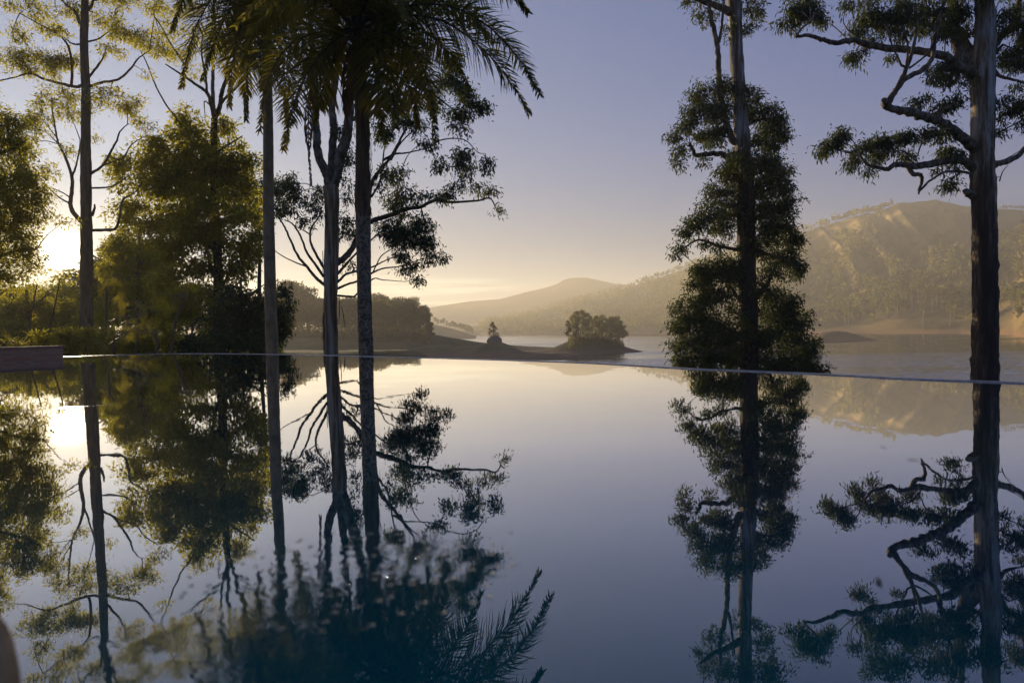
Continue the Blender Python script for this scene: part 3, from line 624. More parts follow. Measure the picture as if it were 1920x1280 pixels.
# ------------------------------------------------------------------ low plants along the far side of the pool
def fan_palm(label, D, top, base_px, nleaf, size, seed):
    rng = np.random.default_rng(seed)
    b = P(base_px[0], base_px[1], D); zb = min(float(bank_z(b[0], b[1])), b[2]); root = thing('fan_palm', (b[0], D, zb), label, 'palm', 'small fan palms')
    C = P(*top, D); mid = (b+C)/2+np.array([rng.normal()*.1, 0, 0])
    mb = MB(); tube(mb, catmull([np.array([b[0], D, zb-.2]), b, mid, C], 6), [.07, .05, .045, .05], 8, 0, .04, rng); mb.build('trunk', MB_brown, root)
    for k in range(nleaf):
        az = k*2.4+rng.normal()*.3; el = rng.uniform(-.5, .9)
        d = np.array([math.cos(az)*math.cos(el), math.sin(az)*math.cos(el), math.sin(el)])
        e = C+d*size*.55+np.array([0, 0, -.05])
        mb = MB(); tube(mb, catmull([C, C+d*size*.3+np.array([0, 0, .04]), e], 4), [.012, .007], 4, 1, 0, rng, False)
        s = norm(np.cross(d, rng.normal(size=3)+np.array([0, -.8, .5]))); u = np.cross(s, d)
        n = 20; an = np.linspace(-2.1, 2.1, n)
        dr = d[None]*np.cos(an)[:, None]+s[None]*np.sin(an)[:, None]
        dr2 = norm(dr+np.array([0, 0, -.35])+.1*rng.normal(size=(n, 3)))
        w = norm(np.cross(dr, u))*size*.021; L = size*rng.uniform(.5, .62, n)[:, None]
        q = e+dr*L*.55
        V = np.stack([np.repeat(e[None], n, 0)-w*.25, np.repeat(e[None], n, 0)+w*.25, q-w, q+w, q+dr2*L*.45-w*.1, q+dr2*L*.45+w*.1], 1)
        kk = np.arange(n)[:, None]*6
        mb.add(V, np.concatenate([kk+np.array([[0, 1, 3, 2]]), kk+np.array([[2, 3, 5, 4]])]), 0, False)
        mb.build('fan_leaf', [ML_yellow if (k % 4 == 0 and seed == 41) else ML_palm, MB_brown], root)
    return root
def shrub(label, D, px, py, wpx, hpx, seed, leaf, lsize=(.16, .06), dens=1.0, nst=6):
    t = Tree('shrub', label, 'shrub', D, seed, MB_dark, leaf, 'shrubs along the far side of the pool')
    b = P(px, py, D); zb = min(float(bank_z(b[0], b[1])), b[2]-.1)
    t.root = thing('shrub', (b[0], D, zb), label, 'shrub', t.group)
    rng = t.rng
    mb = MB()
    for k in range(nst):
        e = P(px+rng.uniform(-.4, .4)*wpx, py-hpx*rng.uniform(.4, .9), D+rng.normal()*.4)
        st = catmull([np.array([b[0]+rng.normal()*.1, D+rng.normal()*.1, zb-.15]), (b+e)/2+rng.normal(size=3)*.08, e], 5)
        tube(mb, st, [.03, .015, .008], 5, 0, .05, rng); t._reg(st)
    mb.build('stem', MB_dark, t.root)
    n = max(4, int(wpx*hpx/500)); bl = []
    for k in range(n):
        x = rng.uniform(-.42, .42); y = rng.uniform(.05, .85)*(1-1.1*abs(x)**2)
        bl.append((px+x*wpx, py-y*hpx, rng.uniform(.14, .24)*max(wpx, 30), rng.uniform(.14, .26)*max(hpx, 24)))
    t.blobs(bl, dens, lsize, .26, 22, .2, True, .8, .9)
    return t.done()
def low_plants():
    fan_palm('fan palm with starry yellow green leaf catching the sun, below the bushy tree', 26, (343, 562), (322, 668), 9, 0.95, 41)
    fan_palm('fan palm on a dark wavy stem left of the starry one', 27, (256, 588), (255, 668), 9, 0.95, 42)
    fan_palm('small hazy fan palm close to the gum beside the sun', 33, (200, 545), (196, 668), 8, 0.9, 43)
    fan_palm('low fan palm spreading just above the pool edge at the shrubs', 24, (290, 628), (290, 668), 9, 0.85, 44)
    fan_palm('short fan palm with drooping dull leaves between two shrubs', 25, (215, 636), (215, 668), 8, 0.8, 45)
    fan_palm('fan palm at the very picture edge above the brick wall', 22, (8, 645), (6, 672), 8, 0.8, 46)
    S = [('yellow lit shrub behind the end of the brick wall', 28, 118, 668, 70, 62, ML_yellow), ('sunlit leafy shrub rising over the middle of the brick wall', 27, 70, 668, 60, 44, ML_yellow),
         ('low leafy shrub over the brick wall by the picture edge', 26, 18, 668, 60, 34, ML_olive), ('dull olive shrub at the foot of the gum beside the sun', 30, 160, 668, 60, 52, ML_olive),
         ('feathery shrub between the gum and the first fan palms', 30, 205, 668, 60, 58, ML_olive), ('dark olive shrub under the wavy stemmed fan palm', 28, 262, 668, 66, 54, ML_olive),
         ('low green shrub under the starry fan palm', 28, 320, 668, 60, 46, ML_olive), ('broad leafed green clump at the foot of the bushy tree', 27, 372, 668, 66, 50, ML_gum),
         ('dark shrub to the palm side of the bushy tree foot', 29, 425, 668, 60, 46, ML_gum), ('dark shrub reaching the slim smooth palm', 30, 478, 668, 54, 50, ML_gum)]
    for k, (l, D, px, py, w, h, lf) in enumerate(S): shrub(l, D, px, py, w, h, 60+k, lf)
    for k, (a, b, lab) in enumerate((((69, 534), (44, 652), 'thin leaning pole stem nearer the picture edge, over the brick wall'), ((113, 520), (83, 650), 'thin leaning pole stem just under the sun'))):
        rng = np.random.default_rng(80+k); D = 30
        A, B = P(*a, D), P(*b, D); root = thing('sapling', B, lab, 'sapling', 'leaning sapling stems')
        mb = MB(); tube(mb, catmull([B+(B-A)*.25, B, (A+B)/2+rng.normal(size=3)*.04, A], 6), [.045, .04, .035, .025], 7, 0, .04, rng); mb.build('stem', MB_brown, root)
        mb = MB(); n = 90; leaves(mb, A+rng.normal(size=(n, 3))*np.array([.3, .3, .18]), rng.normal(size=(n, 3))+np.array([0, 0, -.2]), .2, .06, rng); mb.build('crown', ML_olive, root)

# ------------------------------------------------------------------ pool
def water_mat():
    m, nt, out = mat('pool_water'); L = nt.links
    g = N(nt, 'ShaderNodeNewGeometry'); pos = g.outputs['Position']
    sx = N(nt, 'ShaderNodeSeparateXYZ'); L.new(pos, sx.inputs[0]); X, Y = sx.outputs[0], sx.outputs[1]
    def cen(n):
        v = N(nt, 'ShaderNodeVectorMath', operation='SUBTRACT'); L.new(n.outputs['Color'], v.inputs[0]); v.inputs[1].default_value = (.5, .5, .5); return v.outputs[0]
    def scl(v, s):
        q = N(nt, 'ShaderNodeVectorMath', operation='SCALE'); L.new(v, q.inputs[0])
        if isinstance(s, (int, float)): q.inputs[3].default_value = s
        else: L.new(s, q.inputs[3])
        return q.outputs[0]
    def add(a, b):
        q = N(nt, 'ShaderNodeVectorMath', operation='ADD'); L.new(a, q.inputs[0]); L.new(b, q.inputs[1]); return q.outputs[0]
    tot = scl(cen(noise(nt, pos, 5.0, 2, .5)), 0.005)
    tot = add(tot, scl(cen(noise(nt, pos, 40.0, 2, .5)), 0.004))
    # gusty patch close to the camera
    def ell(cx, cy_, rx, ry, inner=.25):
        a = math_(nt, 'DIVIDE', math_(nt, 'SUBTRACT', X, cx), rx); b = math_(nt, 'DIVIDE', math_(nt, 'SUBTRACT', Y, cy_), ry)
        r = math_(nt, 'SQRT', math_(nt, 'ADD', math_(nt, 'MULTIPLY', a, a), math_(nt, 'MULTIPLY', b, b)))
        mr = N(nt, 'ShaderNodeMapRange'); mr.interpolation_type = 'SMOOTHSTEP'
        L.new(r, mr.inputs[0]); mr.inputs[1].default_value = inner; mr.inputs[2].default_value = 1; mr.inputs[3].default_value = 1; mr.inputs[4].default_value = 0
        return mr.outputs[0]
    p1 = ell(-.20, .86, .26, .22); p2 = ell(-.26, .66, .22, .16); p3 = ell(.42, 1.22, .10, .14, .1)
    msk = math_(nt, 'MAXIMUM', math_(nt, 'MAXIMUM', p1, p2), math_(nt, 'MULTIPLY', p3, .35))
    tot = add(tot, scl(cen(noise(nt, pos, 75.0, 3, .6)), math_(nt, 'MULTIPLY', msk, .034)))
    tot = add(tot, scl(cen(noise(nt, pos, 24.0, 2, .5)), math_(nt, 'MULTIPLY', msk, .022)))
    # tiny bubbles and drops in the same patch
    vo = N(nt, 'ShaderNodeTexVoronoi'); vo.voronoi_dimensions = '2D'; vo.inputs['Scale'].default_value = 42; L.new(pos, vo.inputs['Vector'])
    dv = N(nt, 'ShaderNodeVectorMath', operation='SUBTRACT'); L.new(pos, dv.inputs[0]); L.new(vo.outputs['Position'], dv.inputs[1])
    ins = math_(nt, 'LESS_THAN', vo.outputs['Distance'], .16)
    cs = N(nt, 'ShaderNodeSeparateXYZ'); L.new(vo.outputs['Color'], cs.inputs[0])
    ins = math_(nt, 'MULTIPLY', math_(nt, 'MULTIPLY', ins, math_(nt, 'GREATER_THAN', cs.outputs[0], .42)), math_(nt, 'GREATER_THAN', p1, .15))
    tot = add(tot, scl(dv.outputs[0], math_(nt, 'MULTIPLY', ins, 260)))
    # drop rings
    rings = [(.076, 1.02, .034, 480, .008), (-.27, .80, .03, 480, .010), (-.02, .84, .02, 520, .010), (-.10, .94, .022, 520, .009), (-.16, .86, .016, 560, .010), (.03, .92, .014, 560, .008)]
    for cx, cy_, rr, k, amp in rings:
        dx = math_(nt, 'SUBTRACT', X, cx); dy = math_(nt, 'SUBTRACT', Y, cy_)
        r = math_(nt, 'SQRT', math_(nt, 'ADD', math_(nt, 'ADD', math_(nt, 'MULTIPLY', dx, dx), math_(nt, 'MULTIPLY', dy, dy)), 1e-7))
        q = math_(nt, 'DIVIDE', math_(nt, 'SUBTRACT', r, rr), rr*.55)
        env = math_(nt, 'EXPONENT', math_(nt, 'MULTIPLY', math_(nt, 'MULTIPLY', q, q), -1.0))
        w = math_(nt, 'DIVIDE', math_(nt, 'MULTIPLY', math_(nt, 'MULTIPLY', math_(nt, 'SINE', math_(nt, 'MULTIPLY', r, k)), env), amp), r)
        cb = N(nt, 'ShaderNodeCombineXYZ'); L.new(math_(nt, 'MULTIPLY', dx, w), cb.inputs[0]); L.new(math_(nt, 'MULTIPLY', dy, w), cb.inputs[1])
        tot = add(tot, cb.outputs[0])
    # the long crease across the water in front of the brick wall
    A, B = on_plane(-30, 776, 0), on_plane(245, 755, 0); dirv = norm(B-A); nrm = np.array([-dirv[1], dirv[0]])
    dd = math_(nt, 'ADD', math_(nt, 'MULTIPLY', math_(nt, 'SUBTRACT', X, float(A[0])), float(nrm[0])), math_(nt, 'MULTIPLY', math_(nt, 'SUBTRACT', Y, float(A[1])), float(nrm[1])))
    wob = noise(nt, pos, 6, 3, .6)
    dd = math_(nt, 'ADD', dd, math_(nt, 'MULTIPLY', math_(nt, 'SUBTRACT', wob.outputs['Fac'], .5), .05))
    al = math_(nt, 'ADD', math_(nt, 'MULTIPLY', math_(nt, 'SUBTRACT', X, float(A[0])), float(dirv[0])), math_(nt, 'MULTIPLY', math_(nt, 'SUBTRACT', Y, float(A[1])), float(dirv[1])))
    mr = N(nt, 'ShaderNodeMapRange'); mr.interpolation_type = 'SMOOTHSTEP'; L.new(al, mr.inputs[0])
    mr.inputs[1].default_value = float(np.linalg.norm(B-A))*1.05; mr.inputs[2].default_value = float(np.linalg.norm(B-A))*.7; mr.inputs[3].default_value = 0; mr.inputs[4].default_value = 1
    gau = math_(nt, 'EXPONENT', math_(nt, 'MULTIPLY', math_(nt, 'MULTIPLY', dd, dd), -1/(.016**2)))
    gau = math_(nt, 'MULTIPLY', gau, mr.outputs[0])
    tot = add(tot, scl(cen(noise(nt, pos, 130, 3, .7)), math_(nt, 'MULTIPLY', gau, .35)))
    cb = N(nt, 'ShaderNodeCombineXYZ'); cb.inputs[2].default_value = 1
    flat = N(nt, 'ShaderNodeVectorMath', operation='MULTIPLY'); L.new(tot, flat.inputs[0]); flat.inputs[1].default_value = (1, 1, 0)
    nv = N(nt, 'ShaderNodeVectorMath', operation='NORMALIZE'); L.new(add(flat.outputs[0], cb.outputs[0]), nv.inputs[0])
    fr = N(nt, 'ShaderNodeFresnel'); fr.inputs[0].default_value = 1.33; L.new(nv.outputs[0], fr.inputs[1])
    k = ramp(nt, fr.outputs[0], [(0, (.03,)*3), (.05, (.14,)*3), (.11, (.36,)*3), (.2, (.58,)*3), (.37, (.85,)*3), (.6, (.97,)*3)])
    df = N(nt, 'ShaderNodeBsdfDiffuse'); df.inputs[0].default_value = (.001, .055, .078, 1)
    gl = N(nt, 'ShaderNodeBsdfAnisotropic'); gl.inputs['Roughness'].default_value = 0; gl.inputs['Color'].default_value = (1, 1, 1, 1); L.new(nv.outputs[0], gl.inputs['Normal'])
    ms = N(nt, 'ShaderNodeMixShader'); L.new(k, ms.inputs[0]); L.new(df.outputs[0], ms.inputs[1]); L.new(gl.outputs[0], ms.inputs[2])
    L.new(ms.outputs[0], out.inputs[0]); return m
def pool():
    # water sheet: far rim follows the infinity edge, the near side runs behind the camera
    e = catmull(EDGE[:, :2], 6)
    tailR = np.array([[2.55, 2.3], [2.75, 1.4], [2.8, 0.2], [2.8, -3.0]])
    left = np.array([[-14, -3.0], [-12.6, 0.0], [-9.2, 6.8]])
    wl = np.array([on_plane(0, 675.2, 0)[:2], on_plane(118, 669.5, 0)[:2]])
    outl = np.vstack([wl[:1], e, tailR, left])
    V = np.column_stack([outl, np.zeros(len(outl))])
    mb = MB(); mb.add(V, [list(range(len(V)))[::-1]], 0, False)
    o = mb.build('pool_water', water_mat()); tag(o, kind='structure')
    # rim: narrow wet stone lip and the outer face below it
    path = np.vstack([e, tailR[:3]]); n = len(path)
    T = norm(np.gradient(path, axis=0)); nr = np.column_stack([-T[:, 1], T[:, 0]])
    if nr[len(e)//2] @ np.array([.66, .75]) < 0: nr = -nr
    prof = [(-0.004, -0.03), (-0.002, 0.004), (0.006, 0.005), (0.04, 0.006), (0.055, 0.003), (0.065, -0.02), (0.10, -1.6)]
    mb = MB(); V = np.concatenate([np.column_stack([path+nr*a, np.full(n, z)]) for a, z in prof])
    k = len(prof); i = np.arange(n-1)[None, :]; j = np.arange(k-1)[:, None]*n
    mb.add(V, np.stack([j+i, j+i+1, j+n+i+1, j+n+i], -1).reshape(-1, 4))
    m, nt, out = mat('wet_stone'); tc = N(nt, 'ShaderNodeTexCoord'); nn = noise(nt, tc.outputs['Object'], 14, 5)
    b = N(nt, 'ShaderNodeBsdfPrincipled'); nt.links.new(ramp(nt, nn.outputs['Fac'], [(.35, (.22, .20, .18)), (.65, (.48, .46, .43))]), b.inputs['Base Color']); b.inputs['Roughness'].default_value = .3
    nt.links.new(b.outputs[0], out.inputs[0])
    tag(mb.build('pool_edge', m), kind='structure')
    # brick wall at the pool corner
    a = on_plane(0, 675.2, 0); c = on_plane(119, 669.6, 0); d = norm(c-a); a = a-d*3.2; ln = np.linalg.norm(c-a)
    hgt = 0.165; rot = math.atan2(d[1], d[0]); out_n = np.array([-d[1], d[0], 0])
    root = thing('brick_wall', ((a+c)/2-[0, 0, .4]), 'low dark red brick wall with thin coping at the pool corner', 'wall')
    m, nt, out = mat('small_brick'); tc = N(nt, 'ShaderNodeTexCoord'); mp = N(nt, 'ShaderNodeMapping'); mp.inputs['Rotation'].default_value = (rad(90), 0, 0)
    nt.links.new(tc.outputs['Object'], mp.inputs[0])
    br = N(nt, 'ShaderNodeTexBrick'); br.inputs['Scale'].default_value = 1; br.inputs['Brick Width'].default_value = .13; br.inputs['Row Height'].default_value = .033; br.inputs['Mortar Size'].default_value = .005
    br.inputs['Color1'].default_value = (.50, .17, .07, 1); br.inputs['Color2'].default_value = (.60, .26, .11, 1); br.inputs['Mortar'].default_value = (.34, .27, .22, 1)
    nt.links.new(mp.outputs[0], br.inputs['Vector']); b = N(nt, 'ShaderNodeBsdfPrincipled'); nt.links.new(br.outputs['Color'], b.inputs['Base Color']); b.inputs['Roughness'].default_value = .75
    bp = N(nt, 'ShaderNodeBump'); bp.inputs['Strength'].default_value = .6; bp.inputs['Distance'].default_value = .003; bp.invert = True; nt.links.new(br.outputs['Fac'], bp.inputs['Height']); nt.links.new(bp.outputs[0], b.inputs['Normal'])
    nt.links.new(b.outputs[0], out.inputs[0])
    mb = MB(); box(mb, (0, .15, .4-.25+hgt/2), (ln, .30, hgt+.5)); o = bpy.data.objects.new('brickwork', mb.mesh('brickwork', [m])); COL.objects.link(o); o.parent = root
    root.rotation_euler = (0, 0, rot)
    mb = MB(); box(mb, (0, .15, .4+hgt+.011), (ln+.03, .34, .02)); o = bpy.data.objects.new('coping', mb.mesh('coping', [plain_mat('coping_brick', (.24, .13, .09), (.36, .22, .15), 20)])); COL.objects.link(o); o.parent = root
    # rounded stone close by the camera
    rng = np.random.default_rng(5)
    q = on_plane(-20, 1300, 0)
    root = thing('boulder', q, 'blurred smooth brown stone standing in the water, cut by the lower picture corner', 'stone')
    mb = MB(); tube(mb, [q+np.array([0, 0, z]) for z in (-.03, 0, .02, .04, .055, .066, .072)], [.024, .023, .021, .018, .014, .008, .002], 20, 0, .02, rng); mb.build('stone_body', plain_mat('brown_stone', (.48, .26, .10), (.66, .40, .18), 30), root)
    # a few fallen leaves and petals on the water
    ml = leaf_mat('fallen_leaf', (.05, .04, .03), (.12, .09, .06), (.1, .08, .05), .2)
    for k, (x, y, l) in enumerate([(1648, 1091, .022), (1656, 838, .02), (1712, 862, .028), (958, 997, .010)]):
        p = on_plane(x, y, 0)+np.array([0, 0, .002]); mb = MB(); an = rng.uniform(0, 3); dv = np.array([math.cos(an), math.sin(an), 0]); sv = np.array([-dv[1], dv[0], 0])*.3
        t = np.linspace(-1, 1, 7); wv = (1-t*t)*.9+.04
        V = np.concatenate([p+dv*l*.5*t[:, None]+sv*l*.5*(wv*sg)[:, None]+np.array([0, 0, 1])[None]*(.0006*t*t)[:, None] for sg in (-1, 1)])
        mb.add(V, [[i, i+1, i+8, i+7] for i in range(6)])
        o = mb.build('fallen_leaf', ml); tag(o, LEAF_LABELS[k], 'leaf', 'leaves floating on the pool')
LEAF_LABELS = ['dark fallen leaf floating on blue water between the two gum reflections', 'fallen leaf floating just under the reflected summit', 'slim fallen leaf floating nearer the massive gum reflection', 'speck of leaf floating next to the drop ring']

# ------------------------------------------------------------------ land, lake, hills
def grid_obj(name, X, Y, Z, m, kind='structure'):
    r, c = X.shape; V = np.stack([X, Y, Z], -1).reshape(-1, 3)
    i = np.arange(r-1)[:, None]*c; j = np.arange(c-1)[None, :]
    Fq = np.stack([i+j, i+j+1, i+c+j+1, i+c+j], -1).reshape(-1, 4)
    mb = MB(); mb.add(V, Fq); return tag(mb.build(name, m), kind=kind)
def land_mat(name, grass1, grass2, dark, mud, z0, z1, sc=.02):
    m, nt, out = mat(name); g = N(nt, 'ShaderNodeNewGeometry'); v = g.outputs['Position']
    n = noise(nt, v, sc, 8, .62); n2 = noise(nt, v, sc*6, 6, .6)
    c = ramp(nt, n.outputs['Fac'], [(.38, dark), (.5, grass1), (.62, grass2)])
    c = mixc(nt, math_(nt, 'MULTIPLY', n2.outputs['Fac'], .55), c, dark)
    sx = N(nt, 'ShaderNodeSeparateXYZ'); nt.links.new(v, sx.inputs[0])
    zz = math_(nt, 'ADD', sx.outputs[2], math_(nt, 'MULTIPLY', math_(nt, 'SUBTRACT', n2.outputs['Fac'], .5), (z1-z0)*1.5))
    mr = N(nt, 'ShaderNodeMapRange'); nt.links.new(zz, mr.inputs[0]); mr.inputs[1].default_value = z0; mr.inputs[2].default_value = z1
    c = mixc(nt, mr.outputs[0], mud, c)
    b = N(nt, 'ShaderNodeBsdfPrincipled'); b.inputs['Roughness'].default_value = .95; b.inputs['Specular IOR Level'].default_value = .1
    nt.links.new(c, b.inputs['Base Color'])
    bp = N(nt, 'ShaderNodeBump'); bp.inputs['Strength'].default_value = .5; bp.inputs['Distance'].default_value = .02/sc; nt.links.new(n2.outputs['Fac'], bp.inputs['Height']); nt.links.new(bp.outputs[0], b.inputs['Normal'])
    nt.links.new(b.outputs[0], out.inputs[0]); return m
def far_X(px, d): return (px-960)/F*d
LM_low = land_mat('shore_land', (.13, .12, .05), (.20, .17, .07), (.06, .06, .03), (.16, .10, .065), LAKE+1.2, LAKE+3.2, .06)
BUMPS = [(930, 300, 10, 14, 5.6), (1110, 318, 17, 17, 6.4), (1095, 312, 12, 12, 1.6), (1010, 262, 24, 6, 1.9), (1095, 250, 20, 3.4, 1.25), (640, 372, 95, 46, 5.5), (760, 380, 26, 32, 3.0), (430, 360, 120, 90, 9), (830, 350, 22, 14, 1.6), (880, 314, 16, 9, 1.6), (1030, 292, 16, 8, 1.3), (965, 280, 14, 10, 1.0), (700, 318, 60, 12, 1.5)]
def low_h(X, Y):
    h = np.zeros_like(X)-1.0
    for px, d, rx, ry, hh in BUMPS:
        h = h+hh*np.exp(-(((X-far_X(px, d))/rx)**2+((Y-d)/ry)**2)**1.15)
    return h+.16*fbm(X*.12, Y*.12, 5)+.05*fbm(X*.5, Y*.5, 8)
HILL = {}
def hill(name, ridge, shore, m, amp, seed, gully, rows=70, cols=230, back=.25, curve=1.15):
    rp = np.array(ridge, float); sp = np.array(shore, float)
    px = np.linspace(rp[0, 0], rp[-1, 0], cols)
    ry_ = np.interp(px, rp[:, 0], rp[:, 1]); rd = np.interp(px, rp[:, 0], rp[:, 2])
    sy = np.interp(px, sp[:, 0], sp[:, 1]); sd = DROP*F/np.maximum(sy-hor(px), 4)
    sd = np.minimum(sd, rd*.9)
    zr = np.array([P(a, b, d)[2] for a, b, d in zip(px, ry_, rd)])
    t = np.concatenate([np.linspace(-.05, 1, rows), 1+np.linspace(.03, 1, 12)])
    Y = np.where(t[:, None] <= 1, sd+(rd-sd)*t[:, None], rd+(t[:, None]-1)*(rd*back))
    X = (px-960)[None, :]/F*Y
    prof = np.where(t <= 1, np.abs(np.maximum(t, 0))**curve, 1-.55*(t-1)**1.3)
    base = LAKE
    Z = base+(zr-base)[None, :]*prof[:, None]+np.where(t < 0, -2.0, 0)[:, None]
    env = np.clip((t-.06)*1.3, 0, 1)*np.clip(1.03-t, .03, 1); env = np.where(t > 1, .06, env)*2.4
    Z = Z+amp*env[:, None]*gully(X, Y, px[None, :], t[:, None])
    HILL[name] = (px, t, X, Y, Z)
    return grid_obj(name, X, Y, Z, m)
def ridged(v): return 1-2*np.abs(np.sin(v))
def hills():
    farm = land_mat('far_hill_land', (.10, .10, .05), (.16, .14, .07), (.05, .06, .03), (.12, .10, .06), LAKE, LAKE+4, .004)
    mm = land_mat('mountain_land', (.27, .185, .075), (.42, .28, .11), (.085, .072, .032), (.31, .18, .09), LAKE+1.5, LAKE+5, .012)
    g1 = lambda X, Y, px, t: fbm(X*.004, Y*.004, 21)
    hill('far_hill', [(-500, 640, 2494), (300, 610, 2436), (600, 600, 2378), (810, 576, 2320), (880, 565, 2320), (940, 560, 2320), (985, 548, 2320), (1020, 540, 2320), (1045, 533, 2320), (1060, 523, 2320), (1075, 520, 2320), (1105, 520, 2320), (1130, 526, 2320), (1160, 532, 2320), (1190, 533, 2320), (1230, 538, 2320), (1400, 560, 2320), (1700, 590, 2320)],
         [(-500, 660), (600, 631), (1000, 622), (1700, 610)], farm, 22, 1, g1, 50, 200)
    def g3(X, Y, px, t):
        # spurs run down from the summit towards the lake, bending away from the sun
        u = (px-1740)/40.0+t*3.2+.5*fbm(X*.006, Y*.006, 31)
        w = np.exp(-((px-1700)/170.0)**2)*np.clip((t-.25)*2.2, 0, 1)
        return w*ridged(u*1.6)*.9+w*.45*ridged(u*3.7+1)+.7*fbm(X*.010, Y*.010, 32)+.35*ridged(px/60+t*2+fbm(X*.005, Y*.005, 33))
    hill('mountain', [(860, 609, 1950), (920, 601, 1911), (960, 591, 1872), (1000, 581, 1794), (1040, 574, 1755), (1090, 562, 1677), (1130, 552, 1599), (1180, 538, 1521), (1220, 526, 1466), (1260, 514, 1419), (1300, 498, 1365), (1340, 481, 1318), (1400, 461, 1248), (1460, 446, 1185), (1520, 432, 1131), (1560, 421, 1092), (1600, 409, 1060), (1640, 399, 1037), (1662, 393, 1021), (1682, 384, 1014), (1700, 379, 1014), (1740, 376.5, 1014), (1780, 378.5, 1014), (1810, 385, 1006), (1830, 388, 998), (1870, 390, 982), (1920, 394, 959), (2000, 400, 920), (2200, 420, 842), (2500, 480, 741)],
         [(840, 632), (900, 629), (1000, 628.5), (1150, 627), (1300, 626), (1500, 625), (1620, 625), (1700, 625.5), (1760, 626), (1800, 626), (1870, 627), (1900, 629), (1920, 632), (2000, 640), (2500, 650)], mm, 21, 2, g3, 100, 520)
    # low wooded headland in front of the far hill
    hill('headland', [(690, 606, 930), (760, 604, 940), (815, 608, 960), (850, 616, 960), (875, 624, 950), (893, 631, 945)], [(690, 634), (893, 633.5)], farm, 2, 3, g1, 30, 70)
    # spit on the mountain side of the lake
    xx, yy = np.meshgrid(np.linspace(150, 262, 110), np.linspace(370, 470, 70))
    zz = LAKE-1.0+6.8*np.exp(-((((xx-196)/17)**2+((yy-412)/14)**2)**1.1))+3.2*np.exp(-(((xx-172)/22)**2+((yy-436)/18)**2))+.35*fbm(xx*.2, yy*.2, 12)
    grid_obj('spit', xx, yy, zz, mm)
    # peninsula and islets
    xx, yy = np.meshgrid(np.linspace(-330, 90, 330), np.linspace(225, 560, 240))
    grid_obj('peninsula', xx, yy, LAKE+low_h(xx, yy), LM_low)
    # bank under the near trees
    gx = np.concatenate([np.linspace(-160, -40, 40), np.linspace(-38, 40, 110), np.linspace(43, 120, 30)]); tt = np.concatenate([np.linspace(0.12, 40, 90), np.linspace(42, 130, 40)])
    c, s = .66, .75
    X = np.zeros((len(tt), len(gx))); Y = X.copy()
    for i, t_ in enumerate(tt):
        X[i] = gx*.75+c*(t_+3.9); Y[i] = -gx*.66+s*(t_+3.9)
    # keep clear of the pool: start outside the rim
    e = catmull(EDGE[:, :2], 6)
    Z = bank_z(X, Y)
    Z = np.where(edge_t(X, Y) < 2.2, np.minimum(Z, -1.1), Z)
    grid_obj('ground', X, Y, Z, land_mat('bank_soil', (.06, .065, .025), (.10, .09, .04), (.03, .03, .015), (.12, .09, .06), LAKE+.5, LAKE+1.5, .5))
    # rough grass over the bank
    n = 42000; t_ = R.uniform(0.5, 45, n)**1.0; g_ = R.uniform(-45, 30, n)
    x = g_*.75+.66*(t_+3.9); y = -g_*.66+.75*(t_+3.9); d_ = np.min((x[:, None]-e[None, ::3, 0])**2+(y[:, None]-e[None, ::3, 1])**2, axis=1)
    k = (y > 1.0) & (d_ > .8) & (bank_z(x, y) > LAKE+.6); x, y = x[k], y[k]; z = np.where(edge_t(x, y) < 2.2, np.minimum(bank_z(x, y), -1.1), bank_z(x, y))
    mb = MB(); leaves(mb, np.column_stack([x, y, z-.03]), R.normal(size=(len(x), 3))*.45+np.array([0, 0, 1.0]), .34, .05, R)
    tag(mb.build('grass', ML_olive), 'rough grass on the bank between pool and lake', 'grass', kind='stuff')
    # lake
    m, nt, out = mat('lake_water'); L = nt.links; g = N(nt, 'ShaderNodeNewGeometry'); pos = g.outputs['Position']
    band = noise(nt, pos, 1.0, 3, .5, (.0035, .022, 1)); fine = noise(nt, pos, 1.0, 3, .6, (.5, 1.4, 1))
    bm = ramp(nt, band.outputs['Fac'], [(.40, (.4, .4, .4)), (.56, (1, 1, 1))])
    v = N(nt, 'ShaderNodeVectorMath', operation='SUBTRACT'); L.new(fine.outputs['Color'], v.inputs[0]); v.inputs[1].default_value = (.5, .5, .5)
    v2 = N(nt, 'ShaderNodeVectorMath', operation='MULTIPLY'); L.new(v.outputs[0], v2.inputs[0]); v2.inputs[1].default_value = (.10, .30, 0)
    v3 = N(nt, 'ShaderNodeVectorMath', operation='MULTIPLY'); L.new(v2.outputs[0], v3.inputs[0]); L.new(bm, v3.inputs[1])
    v4 = N(nt, 'ShaderNodeVectorMath', operation='ADD'); tl = N(nt, 'ShaderNodeVectorMath', operation='MULTIPLY'); L.new(bm, tl.inputs[0]); tl.inputs[1].default_value = (0, -.07, 0)
    tz = N(nt, 'ShaderNodeVectorMath', operation='ADD'); L.new(tl.outputs[0], tz.inputs[0]); tz.inputs[1].default_value = (0, 0, 1)
    L.new(v3.outputs[0], v4.inputs[0]); L.new(tz.outputs[0], v4.inputs[1])
    v5 = N(nt, 'ShaderNodeVectorMath', operation='NORMALIZE'); L.new(v4.outputs[0], v5.inputs[0])
    b = N(nt, 'ShaderNodeBsdfPrincipled'); b.inputs['Base Color'].default_value = (.03, .045, .05, 1); b.inputs['Roughness'].default_value = .06; b.inputs['IOR'].default_value = 1.4
    L.new(v5.outputs[0], b.inputs['Normal']); L.new(b.outputs[0], out.inputs[0])
    mb = MB(); mb.add([(-3900, 30, LAKE), (3900, 30, LAKE), (3900, 3200, LAKE), (-3900, 3200, LAKE)], [[0, 1, 2, 3]], 0, False)
    tag(mb.build('lake_water', m), kind='structure')

